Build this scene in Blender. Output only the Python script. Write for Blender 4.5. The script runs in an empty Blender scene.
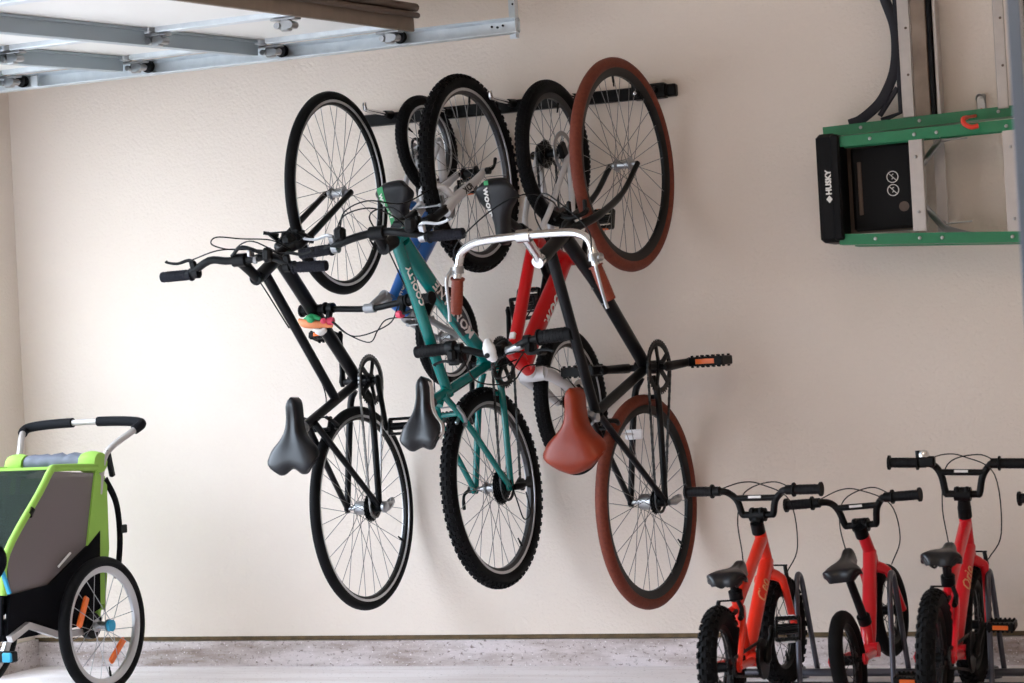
import bpy, math, random
from mathutils import Vector as V, Matrix as MX
random.seed(7)
sc = bpy.context.scene
PI = math.pi

# ---------------------------------------------------------------- camera, world, lights, exposure
def frame_matrix(X, Y, Z, o):
    m = MX((X, Y, Z)).transposed().to_4x4(); m.translation = V(o); return m
yaw, pitch, roll = 0.379326, 0.016569, 0.053052
fw = V((-math.sin(yaw)*math.cos(pitch), math.cos(yaw)*math.cos(pitch), math.sin(pitch)))
rt = V((math.cos(yaw), math.sin(yaw), 0)); up = rt.cross(fw)
r2 = rt*math.cos(roll) - up*math.sin(roll); u2 = rt*math.sin(roll) + up*math.cos(roll)
cd = bpy.data.cameras.new('camera'); cam = bpy.data.objects.new('camera', cd); sc.collection.objects.link(cam)
cam.matrix_world = frame_matrix(r2, u2, -fw, (0, -7.1568, 1.00036))
cd.sensor_width = 36; cd.lens = 2214.447/1024*36; cd.clip_end = 300
cd.dof.use_dof = True; cd.dof.focus_distance = 7.5; cd.dof.aperture_fstop = 5.0
sc.camera = cam

world = bpy.data.worlds.new('world'); sc.world = world; world.use_nodes = True
wn = world.node_tree.nodes; bg = wn['Background']
bg.inputs[0].default_value = (0.80, 0.90, 1.0, 1); bg.inputs[1].default_value = 9.8
# sky: dim near the skyline (houses and trees across the street), bright higher up
wt = world.node_tree; tcw = wn.new('ShaderNodeTexCoord'); sep = wn.new('ShaderNodeSeparateXYZ'); mrw = wn.new('ShaderNodeMapRange'); mxw = wn.new('ShaderNodeMix'); mxw.data_type = 'RGBA'
wt.links.new(tcw.outputs['Generated'], sep.inputs[0]); wt.links.new(sep.outputs['Z'], mrw.inputs[0]); mrw.inputs[1].default_value = .0; mrw.inputs[2].default_value = .24
mxw.inputs[6].default_value = (.26, .26, .26, 1); mxw.inputs[7].default_value = (.76, .88, 1.03, 1)
wt.links.new(mrw.outputs[0], mxw.inputs[0]); wt.links.new(mxw.outputs[2], bg.inputs[0])
def area(name, loc, rot, sx, sy, e=None, col=(1, 1, 1), portal=False):
    l = bpy.data.lights.new(name, 'AREA'); l.shape = 'RECTANGLE'; l.size = sx; l.size_y = sy; l.color = col
    if portal: l.cycles.is_portal = True
    else: l.energy = e
    o = bpy.data.objects.new(name, l); o.location = loc; o.rotation_euler = rot; sc.collection.objects.link(o); return o
# daylight comes through the open garage door and an unseen second opening added to even the light
area('sky_portal', (-4.9, -2.72, 1.08), (0, -PI/2, 0), 2.15, 4.6, portal=True)
area('sky_portal', (-4.9, -6.8, 1.08), (0, -PI/2, 0), 2.15, 2.4, portal=True)
area('added_warm_fill', (-1.0, -4.2, 2.7), (0, 0, 0), 1.2, .3, e=24, col=(1, .80, .58))  # added warm fill without a fixture, warms the upper right wall
sun = bpy.data.lights.new('sun', 'SUN'); sun.energy = 1.5; sun.angle = 0.02; sun.color = (1, .95, .88)
so = bpy.data.objects.new('sun', sun); sc.collection.objects.link(so)
so.rotation_euler = V((-.45, .25, -1)).to_track_quat('-Z', 'Y').to_euler()
vs = sc.view_settings
vs.view_transform = 'Standard'; vs.look = 'None'; vs.gamma = 1; vs.use_curve_mapping = False
vs.exposure = 0.0
sc.cycles.max_bounces = 8; sc.cycles.diffuse_bounces = 6

# ---------------------------------------------------------------- materials
def lin(c):
    return tuple((x/255/12.92 if x/255 <= .04045 else ((x/255+.055)/1.055)**2.4) for x in c) + (1,)
MT = {}
def mat(name, col, rough=.5, metal=0., coat=0., bump=None, mottle=None, alpha=None, spec=None):
    """bump=(scale,strength,distance)  mottle=(scale, other colour, amount)"""
    m = bpy.data.materials.new(name); m.use_nodes = True; MT[name] = m
    nt = m.node_tree; p = nt.nodes['Principled BSDF']
    p.inputs['Base Color'].default_value = lin(col); p.inputs['Roughness'].default_value = rough
    p.inputs['Metallic'].default_value = metal; p.inputs['Coat Weight'].default_value = coat
    if spec is not None: p.inputs['Specular IOR Level'].default_value = spec
    if alpha is not None: p.inputs['Alpha'].default_value = alpha
    if bump or mottle:
        tc = nt.nodes.new('ShaderNodeTexCoord')
    if mottle:
        n = nt.nodes.new('ShaderNodeTexNoise'); n.inputs['Scale'].default_value = mottle[0]; n.inputs['Detail'].default_value = 6
        nt.links.new(tc.outputs['Object'], n.inputs['Vector'])
        r = nt.nodes.new('ShaderNodeValToRGB'); r.color_ramp.elements[0].position = .5-mottle[2]; r.color_ramp.elements[1].position = .5+mottle[2]
        r.color_ramp.elements[0].color = lin(col); r.color_ramp.elements[1].color = lin(mottle[1])
        nt.links.new(n.outputs['Fac'], r.inputs['Fac']); nt.links.new(r.outputs['Color'], p.inputs['Base Color'])
    if bump:
        n = nt.nodes.new('ShaderNodeTexNoise'); n.inputs['Scale'].default_value = bump[0]; n.inputs['Detail'].default_value = 3
        nt.links.new(tc.outputs['Object'], n.inputs['Vector'])
        b = nt.nodes.new('ShaderNodeBump'); b.inputs['Strength'].default_value = bump[1]; b.inputs['Distance'].default_value = bump[2]
        nt.links.new(n.outputs['Fac'], b.inputs['Height']); nt.links.new(b.outputs['Normal'], p.inputs['Normal'])
    return m
mat('wall_paint', (228, 216, 205), .85, bump=(85, .55, .005), mottle=(1.6, (224, 211, 199), .2))
mat('dark_gap', (92, 78, 58), .9, mottle=(30, (120, 100, 72), .2))
mat('floor_concrete', (196, 190, 188), .7, bump=(60, .2, .003), mottle=(2.2, (178, 168, 166), .25))
mat('driveway', (160, 158, 156), .8, mottle=(3, (170, 166, 160), .2))
mat('ceiling_paint', (225, 215, 200), .9)
mat('tire_black', (12, 12, 14), .7, spec=.14, bump=(180, .3, .002))
mat('tire_brown', (116, 56, 40), .7, spec=.25, bump=(260, .5, .002), mottle=(90, (98, 46, 34), .2))
mat('rim_silver', (190, 190, 192), .32, .8)
mat('rim_black', (10, 11, 12), .4, spec=.2)
mat('rim_grey', (70, 70, 72), .4, .7)
mat('steel', (165, 166, 168), .28, .95)
mat('chrome', (220, 220, 222), .14, 1.)
mat('spoke_steel', (120, 118, 116), .35, .9)
mat('spoke_black', (24, 24, 24), .4, .3)
mat('black_gloss', (7, 8, 12), .32, spec=.22)
mat('black_satin', (8, 9, 11), .42, spec=.18)
mat('black_rubber', (11, 11, 14), .6, spec=.2, bump=(400, .4, .001))
mat('grip_grey', (24, 25, 34), .7, spec=.2, bump=(500, .9, .002))
mat('saddle_black', (12, 13, 19), .33, spec=.4)
mat('saddle_leather', (128, 42, 12), .36, coat=.06, spec=.24, bump=(300, .2, .001), mottle=(14, (114, 34, 10), .25))
mat('grip_leather', (124, 46, 18), .5, bump=(300, .3, .001))
mat('teal', (2, 112, 108), .26, coat=.35, spec=.35)
mat('red', (192, 3, 10), .28, coat=.3, spec=.3)
mat('orange_red', (224, 48, 28), .3, coat=.3, spec=.35)
mat('pink_red', (212, 24, 38), .3, coat=.3, spec=.35)
mat('blue', (10, 102, 190), .3, coat=.5)
mat('white_plastic', (216, 214, 212), .4)
mat('fork_white', (205, 204, 206), .35, coat=.3)
mat('fork_grey', (150, 152, 156), .4, .3)
mat('text_white', (226, 224, 220), .5)
mat('text_gold', (214, 150, 100), .5)
mat('text_green', (40, 160, 96), .5)
mat('green_patch', (40, 150, 88), .5)
mat('text_black', (28, 28, 30), .5)
mat('pink', (214, 62, 92), .4)
mat('toy_orange', (232, 142, 92), .5)
mat('toy_green', (42, 160, 100), .5)
mat('reflector_orange', (240, 110, 30), .3, coat=.3)
mat('reflector_white', (232, 232, 236), .3, coat=.3)
mat('galvanized', (200, 207, 212), .42, .5, mottle=(25, (220, 226, 230), .25))
mat('strut_steel', (160, 172, 178), .4, .4)
mat('door_white', (226, 224, 220), .5)
mat('door_taupe', (138, 122, 108), .7, mottle=(20, (124, 110, 98), .3))
mat('seal_rubber', (92, 76, 66), .6)
mat('ladder_green', (16, 112, 72), .4, coat=.2, mottle=(40, (20, 122, 80), .3))
mat('aluminum', (176, 170, 168), .42, .5, mottle=(30, (190, 184, 180), .3))
mat('wood_board', (150, 134, 120), .8, mottle=(14, (112, 94, 80), .3))
mat('hoop_plastic', (40, 40, 46), .55, spec=.2)
mat('plastic_black', (8, 8, 11), .5, spec=.16)
mat('vinyl_red', (214, 52, 30), .4)
mat('fabric_green', (142, 184, 74), .75, bump=(300, .3, .002))
mat('fabric_black', (11, 11, 15), .9, spec=.1, bump=(300, .3, .002))
mat('fabric_grey', (88, 92, 106), .6, bump=(14, .4, .02))
mat('mesh_grey', (128, 118, 117), .8, bump=(500, .4, .001), alpha=.74, spec=.1)
mat('window_film', (22, 34, 24), .55, alpha=.72, spec=.05)
mat('hanger_steel', (104, 116, 134), .45, .5)
mat('foam_black', (12, 13, 18), .8, spec=.2, bump=(200, .3, .002))
mat('cyan', (40, 150, 190), .5)
mat('seat_red', (190, 80, 54), .8)
mat('rack_grey', (96, 97, 106), .3, .85)

# ---------------------------------------------------------------- mesh kit
def sweep_frames(pts):
    T = []
    for i in range(len(pts)):
        a = pts[max(i-1, 0)]; b = pts[min(i+1, len(pts)-1)]; T.append((b-a).normalized())
    n = T[0].orthogonal().normalized(); out = []
    for i, t in enumerate(T):
        if i: n = (n - t*n.dot(t)); n.normalize()
        out.append((t, n, t.cross(n)))
    return out
def spline(pts, n=6):
    """Catmull-Rom through the points"""
    P = [V(p) for p in pts]; P = [P[0]*2-P[1]] + P + [P[-1]*2-P[-2]]; out = []
    for i in range(1, len(P)-2):
        for k in range(n):
            t = k/n; a, b, c, d = P[i-1:i+3]
            out.append(.5*((2*b)+(c-a)*t+(2*a-5*b+4*c-d)*t*t+(3*b-a-3*c+d)*t**3))
    out.append(P[-2]); return out
class MB:
    def __init__(s): s.v = []; s.f = []
    def ring_strip(s, rings, close=False, capa=True, capb=True, loop=False):
        b = len(s.v); m = len(rings[0]); k = len(rings)
        for r in rings: s.v += [V(p) for p in r]
        for i in range(k if loop else k-1):
            for j in range(m):
                j2 = (j+1) % m; i2 = (i+1) % k
                s.f.append((b+i*m+j, b+i*m+j2, b+i2*m+j2, b+i2*m+j))
        if not loop:
            if capa: s.f.append(tuple(b+j for j in range(m))[::-1])
            if capb: s.f.append(tuple(b+(k-1)*m+j for j in range(m)))
        return s
    def tube(s, pts, r, seg=12, flat=None):
        """r: number or list.  flat=(axis, k): squash the section along axis by k"""
        pts = [V(p) for p in pts]; n = len(pts)
        if not isinstance(r, (list, tuple)): r = [r]*n
        elif len(r) != n: r = [r[0]+(r[-1]-r[0])*i/(n-1) for i in range(n)] if len(r) == 2 else [r[min(len(r)-1, int(i*len(r)/n))] for i in range(n)]
        rings = []
        for (t, a, b), p, q in zip(sweep_frames(pts), pts, r):
            ring = []
            for j in range(seg):
                d = a*math.cos(2*PI*j/seg)*q + b*math.sin(2*PI*j/seg)*q
                if flat: ax = V(flat[0]).normalized(); d = d - ax*d.dot(ax)*(1-flat[1])
                ring.append(p+d)
            rings.append(ring)
        return s.ring_strip(rings)
    def cyl(s, a, b, r, seg=16): return s.tube([a, b], r, seg)
    def lathe(s, c, axis, prof, seg=32, loop=False):
        """prof: (radius, along)"""
        c = V(c); ax = V(axis).normalized(); a = ax.orthogonal().normalized(); b = ax.cross(a); rings = []
        for r, h in prof: rings.append([c+ax*h+(a*math.cos(2*PI*j/seg)+b*math.sin(2*PI*j/seg))*r for j in range(seg)])
        return s.ring_strip(rings, loop=loop)
    def box(s, c, size, R=None, bev=0.):
        c = V(c); h = [x/2 for x in size]; R = R or MX.Identity(3); b = len(s.v)
        bev = min(bev, min(h)*.9)
        if bev <= 0:
            for z in (-1, 1):
                for x, y in ((-1, -1), (1, -1), (1, 1), (-1, 1)): s.v.append(c+R@V((x*h[0], y*h[1], z*h[2])))
            s.f += [(b+3, b+2, b+1, b), (b+4, b+5, b+6, b+7)] + [(b+i, b+(i+1) % 4, b+4+(i+1) % 4, b+4+i) for i in range(4)]
            return s
        def octo(dx, dy, k, z):
            x, y = h[0]-dx, h[1]-dy
            return [c+R@V(p+(z,)) for p in ((-x+k, -y), (x-k, -y), (x, -y+k), (x, y-k), (x-k, y), (-x+k, y), (-x, y-k), (-x, -y+k))]
        return s.ring_strip([octo(bev, bev, bev*.3, -h[2]), octo(0, 0, bev, -h[2]+bev), octo(0, 0, bev, h[2]-bev), octo(bev, bev, bev*.3, h[2])])
    def prism(s, poly, n, th):
        """poly: 3D points, extruded along n by th (centred)"""
        n = V(n).normalized()*th/2; P = [V(p) for p in poly]
        return s.ring_strip([[p-n for p in P], [p+n for p in P]])
    def grid(s, rows, thick=None, down=None):
        b = len(s.v); m = len(rows[0]); k = len(rows)
        for r in rows: s.v += [V(p) for p in r]
        for i in range(k-1):
            for j in range(m-1): s.f.append((b+i*m+j, b+i*m+j+1, b+(i+1)*m+j+1, b+(i+1)*m+j))
        if thick:
            d = V(down)*thick; b2 = len(s.v)
            for r in rows: s.v += [V(p)+d for p in r]
            for i in range(k-1):
                for j in range(m-1): s.f.append((b2+i*m+j, b2+(i+1)*m+j, b2+(i+1)*m+j+1, b2+i*m+j+1))
            edge = [i*m for i in range(k)]+[(k-1)*m+j for j in range(1, m)]+[i*m+m-1 for i in range(k-2, -1, -1)]+[j for j in range(m-2, 0, -1)]
            for i in range(len(edge)):
                a, c = edge[i], edge[(i+1) % len(edge)]; s.f.append((b+a, b+c, b2+c, b2+a))
        return s
    def xf(s, M): s.v = [M @ p for p in s.v]; return s
    def build(s, name, m, parent=None, ang=38, loc=None):
        me = bpy.data.meshes.new(name); me.from_pydata([tuple(p) for p in s.v], [], s.f); me.validate()
        import bmesh
        bm = bmesh.new(); bm.from_mesh(me); bmesh.ops.recalc_face_normals(bm, faces=bm.faces); bm.to_mesh(me); bm.free()
        me.polygons.foreach_set('use_smooth', [True]*len(me.polygons)); me.set_sharp_from_angle(angle=math.radians(ang))
        me.materials.append(MT[m]); o = bpy.data.objects.new(name, me); sc.collection.objects.link(o)
        if parent is not None: o.parent = parent
        if loc is not None: o.location = loc
        return o
def tag(o, label=None, cat=None, group=None, kind=None):
    for k, x in (('label', label), ('category', cat), ('group', group), ('kind', kind)):
        if x: o[k] = x
    return o
def empty(name, M): 
    o = bpy.data.objects.new(name, None); sc.collection.objects.link(o); o.matrix_world = M; o.empty_display_size = .1; return o
def copy_tree(o, parent=None):
    c = o.copy(); sc.collection.objects.link(c); c.parent = parent
    for ch in list(o.children): copy_tree(ch, c)
    return c
def text_mb(txt, size, fn, depth=.0008, xs=1.0, shear=0, bold=0):
    """letters as a mesh, each vertex (x,y,z) mapped by fn to 3D; centred"""
    cu = bpy.data.curves.new('t', 'FONT'); cu.body = txt; cu.size = size; cu.align_x = 'CENTER'; cu.align_y = 'CENTER'
    cu.extrude = depth; cu.resolution_u = 2; cu.shear = shear; cu.offset = bold
    o = bpy.data.objects.new('t', cu); sc.collection.objects.link(o); dg = bpy.context.evaluated_depsgraph_get(); dg.update()
    me = bpy.data.meshes.new_from_object(o.evaluated_get(dg)); b = MB()
    b.v = [fn(v.co.x*xs, v.co.y, v.co.z) for v in me.vertices]; b.f = [tuple(p.vertices) for p in me.polygons]
    bpy.data.objects.remove(o); bpy.data.meshes.remove(me); return b
def on_tube(a, b, r, n, t, rev=False):
    """mapping for text_mb: centre at fraction t of the tube a-b, facing n"""
    a, b, n = V(a), V(b), V(n); d = (b-a).normalized()
    if rev: d = -d
    n = (n-d*n.dot(d)).normalized(); up_ = n.cross(d); c = a+(b-a)*t
    return lambda x, y, z: c+d*x+(n*math.cos(y/r)+up_*math.sin(y/r))*(r+.0004+z)
def on_plane(c, right, upv):
    c, right, upv = V(c), V(right).normalized(), V(upv).normalized(); n = right.cross(upv)
    return lambda x, y, z: c+right*x+upv*y+n*z

# ---------------------------------------------------------------- the room
def struct(name, b, m, **k): o = b.build(name, m, **k); o['kind'] = 'structure'; return o
XL, XR, YB, ZC = -4.87, 3.2, -10.4, 2.75
ZS = .104
struct('wall_right', MB().box((-.835, .1, (ZC+ZS+.006)/2), (8.27, .2, ZC-ZS-.006)), 'wall_paint')
struct('trim_1', MB().box((-.835, .105, ZS), (8.27, .19, .02)), 'dark_gap')
m = mat('stem_wall', (186, 176, 174), .85, bump=(70, .6, .006))
nt = m.node_tree; p = nt.nodes['Principled BSDF']
def ramp_mix(nt, p, base, layers):
    tc = nt.nodes.new('ShaderNodeTexCoord'); prev = None
    for sx, sy, sz, scale, lo, hi, col, det in layers:
        mp = nt.nodes.new('ShaderNodeMapping'); mp.inputs['Scale'].default_value = (sx, sy, sz)
        nt.links.new(tc.outputs['Object'], mp.inputs['Vector'])
        n = nt.nodes.new('ShaderNodeTexNoise'); n.inputs['Scale'].default_value = scale; n.inputs['Detail'].default_value = det; n.inputs['Roughness'].default_value = .65
        nt.links.new(mp.outputs[0], n.inputs['Vector'])
        r = nt.nodes.new('ShaderNodeMapRange'); r.inputs[1].default_value = lo; r.inputs[2].default_value = hi
        nt.links.new(n.outputs['Fac'], r.inputs[0])
        mx = nt.nodes.new('ShaderNodeMix'); mx.data_type = 'RGBA'
        nt.links.new(r.outputs[0], mx.inputs[0])
        if prev: nt.links.new(prev, mx.inputs[6])
        else: mx.inputs[6].default_value = lin(base)
        mx.inputs[7].default_value = lin(col); prev = mx.outputs[2]
    nt.links.new(prev, p.inputs['Base Color'])
ramp_mix(nt, p, (214, 204, 204), [(1, 1, 5, 2.2, .42, .66, (150, 134, 126), 9), (1, 1, 1.5, 55, .56, .66, (120, 106, 100), 5), (1, 1, 1, 110, .62, .7, (238, 232, 232), 2)])
struct('baseboard_right', MB().box((-.835, .1, (ZS-.012)/2-.2), (8.27, .2, ZS-.012+.4)), 'stem_wall')
m = MT['floor_concrete']; ramp_mix(m.node_tree, m.node_tree.nodes['Principled BSDF'], (242, 236, 237), [(.3, 2.5, 1, 3.0, .45, .8, (212, 200, 198), 8), (1, 1, 1, 60, .62, .72, (150, 140, 136), 3)])
struct('floor', MB().box(((XL+XR)/2, YB/2, -.1), (XR-XL, -YB, .2)), 'floor_concrete')
struct('ceiling', MB().box(((XL+XR)/2, YB/2, ZC+.05), (XR-XL+.4, -YB+.4, .1)), 'ceiling_paint')
b = MB()
for y0, y1, z0, z1 in ((0, -.42, 0, ZC), (-5.02, -5.6, 0, ZC), (-8.0, YB, 0, ZC), (-.42, -5.02, 2.16, ZC), (-5.6, -8.0, 2.16, ZC)):
    b.box((XL-.1, (y0+y1)/2, (z0+z1)/2), (.2, abs(y1-y0), z1-z0))
struct('wall_left', b, 'wall_paint')
b = MB().box((XL+.0, -.21, ZS/2), (.03, .42, ZS)); struct('baseboard_left', b, 'stem_wall')
struct('wall_back', MB().box((XR+.1, YB/2, ZC/2), (.2, -YB, ZC)), 'wall_paint')
b = MB()
for x0, x1, z0, z1 in ((XL, XR, 0, ZC),): b.box(((x0+x1)/2, YB-.1, (z0+z1)/2), (x1-x0, .2, z1-z0))
struct('wall_front', b, 'wall_paint')
struct('driveway', MB().box((XL-10, -6, -.13), (20, 44, .2)).box((0, -22, -.135), (20, 23, .2)), 'driveway')

# ---------------------------------------------------------------- bicycle kit (local: x forward, y left, z up; L takes forward, up, right)
def L(u, v, w=0.): return V((u, -w, v))
UNIT = {}
def unit_spoke(m):
    if m not in UNIT:
        o = MB().cyl((0, 0, 0), (0, 0, 1), 1, 6).build('spoke', m); UNIT[m] = o.data; bpy.data.objects.remove(o)
    return UNIT[m]
def wheel(parent, c, R, rt, rim='rim_grey', tire='tire_black', spoke='spoke_steel', n=32, knob=None, rear=False, T=None, hubw=.05,
          hubm='steel', hubr=.014, rimh=.018, rimw=.011, disc=None, cassette=None, valve=2.6, refl=None, sr=.0011, cross=1.15, spread=.024, track=None):
    rr = R-2*rt+.004
    wl = MB(); half = rimw
    # rim: hollow channel section, revolved
    prof = [(rr+.006, -half), (rr+.004, half), (rr-.006, half), (rr-rimh, half*.45), (rr-rimh, -half*.45), (rr-.006, -half)]
    prof[0] = (rr+.004, -half)
    wl.lathe((0, 0, 0), (0, 1, 0), prof, 72, loop=True)
    w = wl.build('wheel', rim, parent); w.matrix_local = (T or MX.Identity(4)) @ MX.Translation(c)
    if track:
        g = MB()
        for s_ in (-1, 1): g.lathe((0, 0, 0), (0, 1, 0), [(rr+.003, s_*half), (rr+.003, s_*(half+.0014)), (rr-.007, s_*(half+.0012)), (rr-.007, s_*(half-.001))], 72, loop=True)
        g.build('brake_track', track, w)
    # tyre
    t = MB(); sec = 14; Rc = R-rt
    t.lathe((0, 0, 0), (0, 1, 0), [(Rc+rt*math.cos(2*PI*k/sec), rt*math.sin(2*PI*k/sec)) for k in range(sec)], 88, loop=True)
    if knob:
        nk, kl, kh = knob
        for i in range(nk):
            for row, (ang, off) in enumerate(((0, 0), (-.42, .5), (.42, .5), (-.85, 0), (.85, 0))):
                th = 2*PI*(i+off)/nk; rad = V((math.cos(th), 0, math.sin(th))); tan = V((-math.sin(th), 0, math.cos(th))); ay = V((0, 1, 0))
                nrm = rad*math.cos(ang)+ay*math.sin(ang); side = tan.cross(nrm)
                R3 = MX((tan, side, nrm)).transposed()
                t.box(rad*Rc+nrm*(rt+kh*.25), (kl*(1 if row else 1.2), rt*.38, kh), R3)
    t.build('tire', tire, w, ang=30)
    # hub
    h = MB().lathe((0, 0, 0), (0, 1, 0), [(.004, -hubw), (.008, -hubw), (.008, -spread-.004), (.022, -spread-.002), (.022, -spread+.002), (hubr, -spread+.006), (hubr, spread-.006), (.022, spread-.002), (.022, spread+.002), (.008, spread+.004), (.008, hubw), (.004, hubw)], 20)
    h.build('hub', hubm, w)
    for i in range(n):
        th = 2*PI*(i+.5)/n; sgn = 1 if i % 2 else -1; tw = cross if (i//2) % 2 else -cross
        q = V((math.cos(th)*(rr-rimh), sgn*.002, math.sin(th)*(rr-rimh))); p_ = V((math.cos(th+tw)*.02, sgn*spread, math.sin(th+tw)*.02))
        d = q-p_; o = bpy.data.objects.new('spoke', unit_spoke(spoke)); sc.collection.objects.link(o); o.parent = w
        o.matrix_local = MX.Translation(p_) @ d.to_track_quat('Z', 'Y').to_matrix().to_4x4() @ MX.Diagonal((sr, sr, d.length, 1))
    d = V((math.cos(valve), 0, math.sin(valve)))
    MB().tube([d*(rr-rimh), d*(rr-rimh-.02), d*(rr-rimh-.02), d*(rr-rimh-.034)], [.004, .004, .0028, .0028], 8).build('valve_stem', 'black_satin', w)
    if disc:
        side, rd = disc; g = MB()
        g.lathe((0, side*.036, 0), (0, 1, 0), [(rd, -.001), (rd, .001), (rd-.016, .001), (rd-.016, -.001)], 40, loop=True)
        for k in range(6):
            a = 2*PI*k/6; g.tube([(math.cos(a)*(rd-.014), side*.036, math.sin(a)*(rd-.014)), (math.cos(a+.5)*.02, side*.036, math.sin(a+.5)*.02)], .003, 6)
        g.build('brake_disc', 'steel', w)
    if cassette:
        g = MB(); r0, r1, k = cassette
        for i in range(k):
            r_ = r0+(r1-r0)*i/max(1, k-1); y = -(.028+.0042*(k-1-i))
            pr = []
            g.lathe((0, y, 0), (0, 1, 0), [(r_, -.0012), (r_, .0012), (r_*.55, .0012), (r_*.55, -.0012)], 36, loop=True)
            nt_ = int(2*PI*r_/.0127)
            for j in range(nt_):
                a = 2*PI*j/nt_; g.box((math.cos(a)*(r_+.001), y, math.sin(a)*(r_+.001)), (.006, .0022, .004), MX.Rotation(-a, 3, 'Y'))
        g.lathe((0, -.04, 0), (0, 1, 0), [(.016, -.02), (.018, 0), (.016, .016)], 18)
        g.build('cassette', 'black_satin', w)
    if refl:
        for a in refl[1]:
            d = V((math.cos(a), 0, math.sin(a))); tn = V((-math.sin(a), 0, math.cos(a)))
            rd = (rr-rimh)*.68; g = MB(); g.box(d*rd, (refl[2], .014, .026), MX((tn, V((0, 1, 0)), d)).transposed(), .005); g.build('reflector', refl[0], w)
    return w
def saddle(parent, tail, nose, width, m, up_=None, notch=.02, groove=.006, drop=.035, nosew=.021, T=None, arch=0.):
    a, c = V(tail), V(nose); d = c-a; ln = d.length; d.normalize(); side = V((0, 1, 0)); n = d.cross(side); 
    if n.z < 0: n = -n
    rows = []; K = 26; J = 20
    def hw(s):
        w = nosew+(width/2-nosew)*(1/(1+math.exp((s-.43)*13)))
        if s < .16: w *= .66+.34*math.sin(s/.16*PI/2)
        if s > .86: w *= math.sqrt(max(0.02, 1-((s-.86)/.14)**2))
        return w
    for i in range(K+1):
        s = i/K; row = []
        w = hw(s)
        for j in range(J+1):
            t = -1+2*j/J; x = s*ln
            if s < .45: x += (1-s/.45)*(notch*math.exp(-(t/.3)**2)+.035*abs(t)**3*ln/.27)
            z = -drop*(.3+.7*min(1, s/.22))*abs(t)**2.6 - groove*math.exp(-(t/.28)**2)*(1 if s < .75 else 4*(1-s)) + .012*math.cos((s-.1)*PI*1.5)*ln/.27 - arch*math.sin(s*PI)
            if s > .85: z -= .016*((s-.85)/.15)**2
            if s < .12: z -= .02*((.12-s)/.12)**2
            row.append(a+d*x+side*(w*math.sin(t*PI/2)*1.0)+n*z)
        rows.append(row)
    b = MB().grid(rows, .012, -n)
    if T: b.xf(T)
    sd = b.build('saddle', m, parent, ang=60)
    r = MB()
    for s_ in (-1, 1):
        r.tube(spline([a+d*.04*ln/.27+side*.03*s_-n*.03, a+d*ln*.3+side*.022*s_-n*.048, a+d*ln*.55+side*.02*s_-n*.048, a+d*ln*.85+side*.006*s_-n*.03]), .0035, 8)
    r.build('saddle_rail', 'black_satin', sd)
    return sd, (a, d, side, n, ln)
def grip(parent, a, b, r, m, T, flange=None, name='grip', fl_in=True):
    a, b = V(a), V(b); d = (b-a).normalized(); g = MB(); f = flange or r*1.25; ln = (b-a).length
    g.tube([a, a+d*.005, a+d*.0055, a+d*.3*ln, b-d*.3*ln, b-d*.0065, b-d*.006, b], [f, f, r, r*1.04, r*1.04, r, f if flange else r*1.06, f if flange else r*.98], 18)
    nr = int(ln/.011)
    for i in range(2, nr-1):
        c = a+d*ln*i/nr; g.tube([c-d*.0018, c, c+d*.0018], [r*1.0, r*1.085, r*1.0], 18)
    return g.xf(T).build(name, m, parent)
def lever(parent, at, along, fwd, T, m='black_satin', ln=.085, name='brake_lever', clampr=.017, drop=None):
    """clamp round the bar at 'at', bar direction 'along' (towards the grip end), blade reaching along the grip in front of it"""
    at, al, f = V(at), V(along).normalized(), V(fwd).normalized(); g = MB()
    g.cyl(at-al*.01, at+al*.01, clampr, 14)
    g.box(at+f*.024+al*.004, (.034, .016, .022), MX((f, f.cross(al), al)).transposed(), .004)
    p0 = at+f*.038
    g.tube(spline([p0, p0+al*.02+f*.006, p0+al*(ln*.6)-f*.002, p0+al*ln*.95+f*.004, p0+al*ln+f*.01], 5), [.0065, .0055, .0048, .0045, .0058], 8, flat=(f.cross(al), .6))
    return g.xf(T).build(name, m, parent)
def pedal(parent, c, axis, fw_, m='black_satin', ln=.095, wd=.075, refl='reflector_orange', name='pedal', edge=True, th=.022):
    c, ax, f = V(c), V(axis).normalized(), V(fw_).normalized(); n = ax.cross(f); R3 = MX((ax, f, n)).transposed(); g = MB()
    g.cyl(c-ax*ln*.58, c+ax*ln*.4, .008, 10)
    for s in (-1, 1):
        g.box(c+f*s*wd*.42, (ln, wd*.14, th), R3, .003); g.box(c+f*s*wd*.16, (ln*.9, wd*.07, th*.8), R3, .002)
        g.box(c+ax*s*ln*.46, (ln*.1, wd*.9, th), R3, .003)
    for i in range(6):
        for s in (-1, 1): g.box(c+f*s*wd*.42+ax*ln*(-.4+.16*i)+n*0, (.007, wd*.12, th*1.35), R3, .001)
    g.box(c, (ln*.9, wd*.2, th*.7), R3, .003)
    p = g.build(name, m, parent)
    if refl:
        for s in (-1, 1): MB().box(c+f*s*wd*.505, (ln*.55, .004, th*.55), R3, .001).build('reflector', refl, p)
    return p
def crank(parent, bb, w, d, ln, m, name='crank_arm', r=.0125):
    """w: lateral position of the arm, d: direction (forward, up)"""
    bb = V(bb); dd = L(d[0], d[1], 0).normalized(); a = bb+L(0, 0, w); e = a+dd*ln+L(0, 0, .006*(1 if w > 0 else -1))
    g = MB().tube([a-dd*.016, a, a+dd*.03, e-dd*.02, e, e+dd*.012], [.008, .016, r, r*.85, max(r, .0125), .006], 12, flat=((0, 1, 0), .7))
    g.cyl(bb, a+L(0, 0, .006*(1 if w > 0 else -1)), .011, 12)
    g.build(name, m, parent); return e
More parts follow.
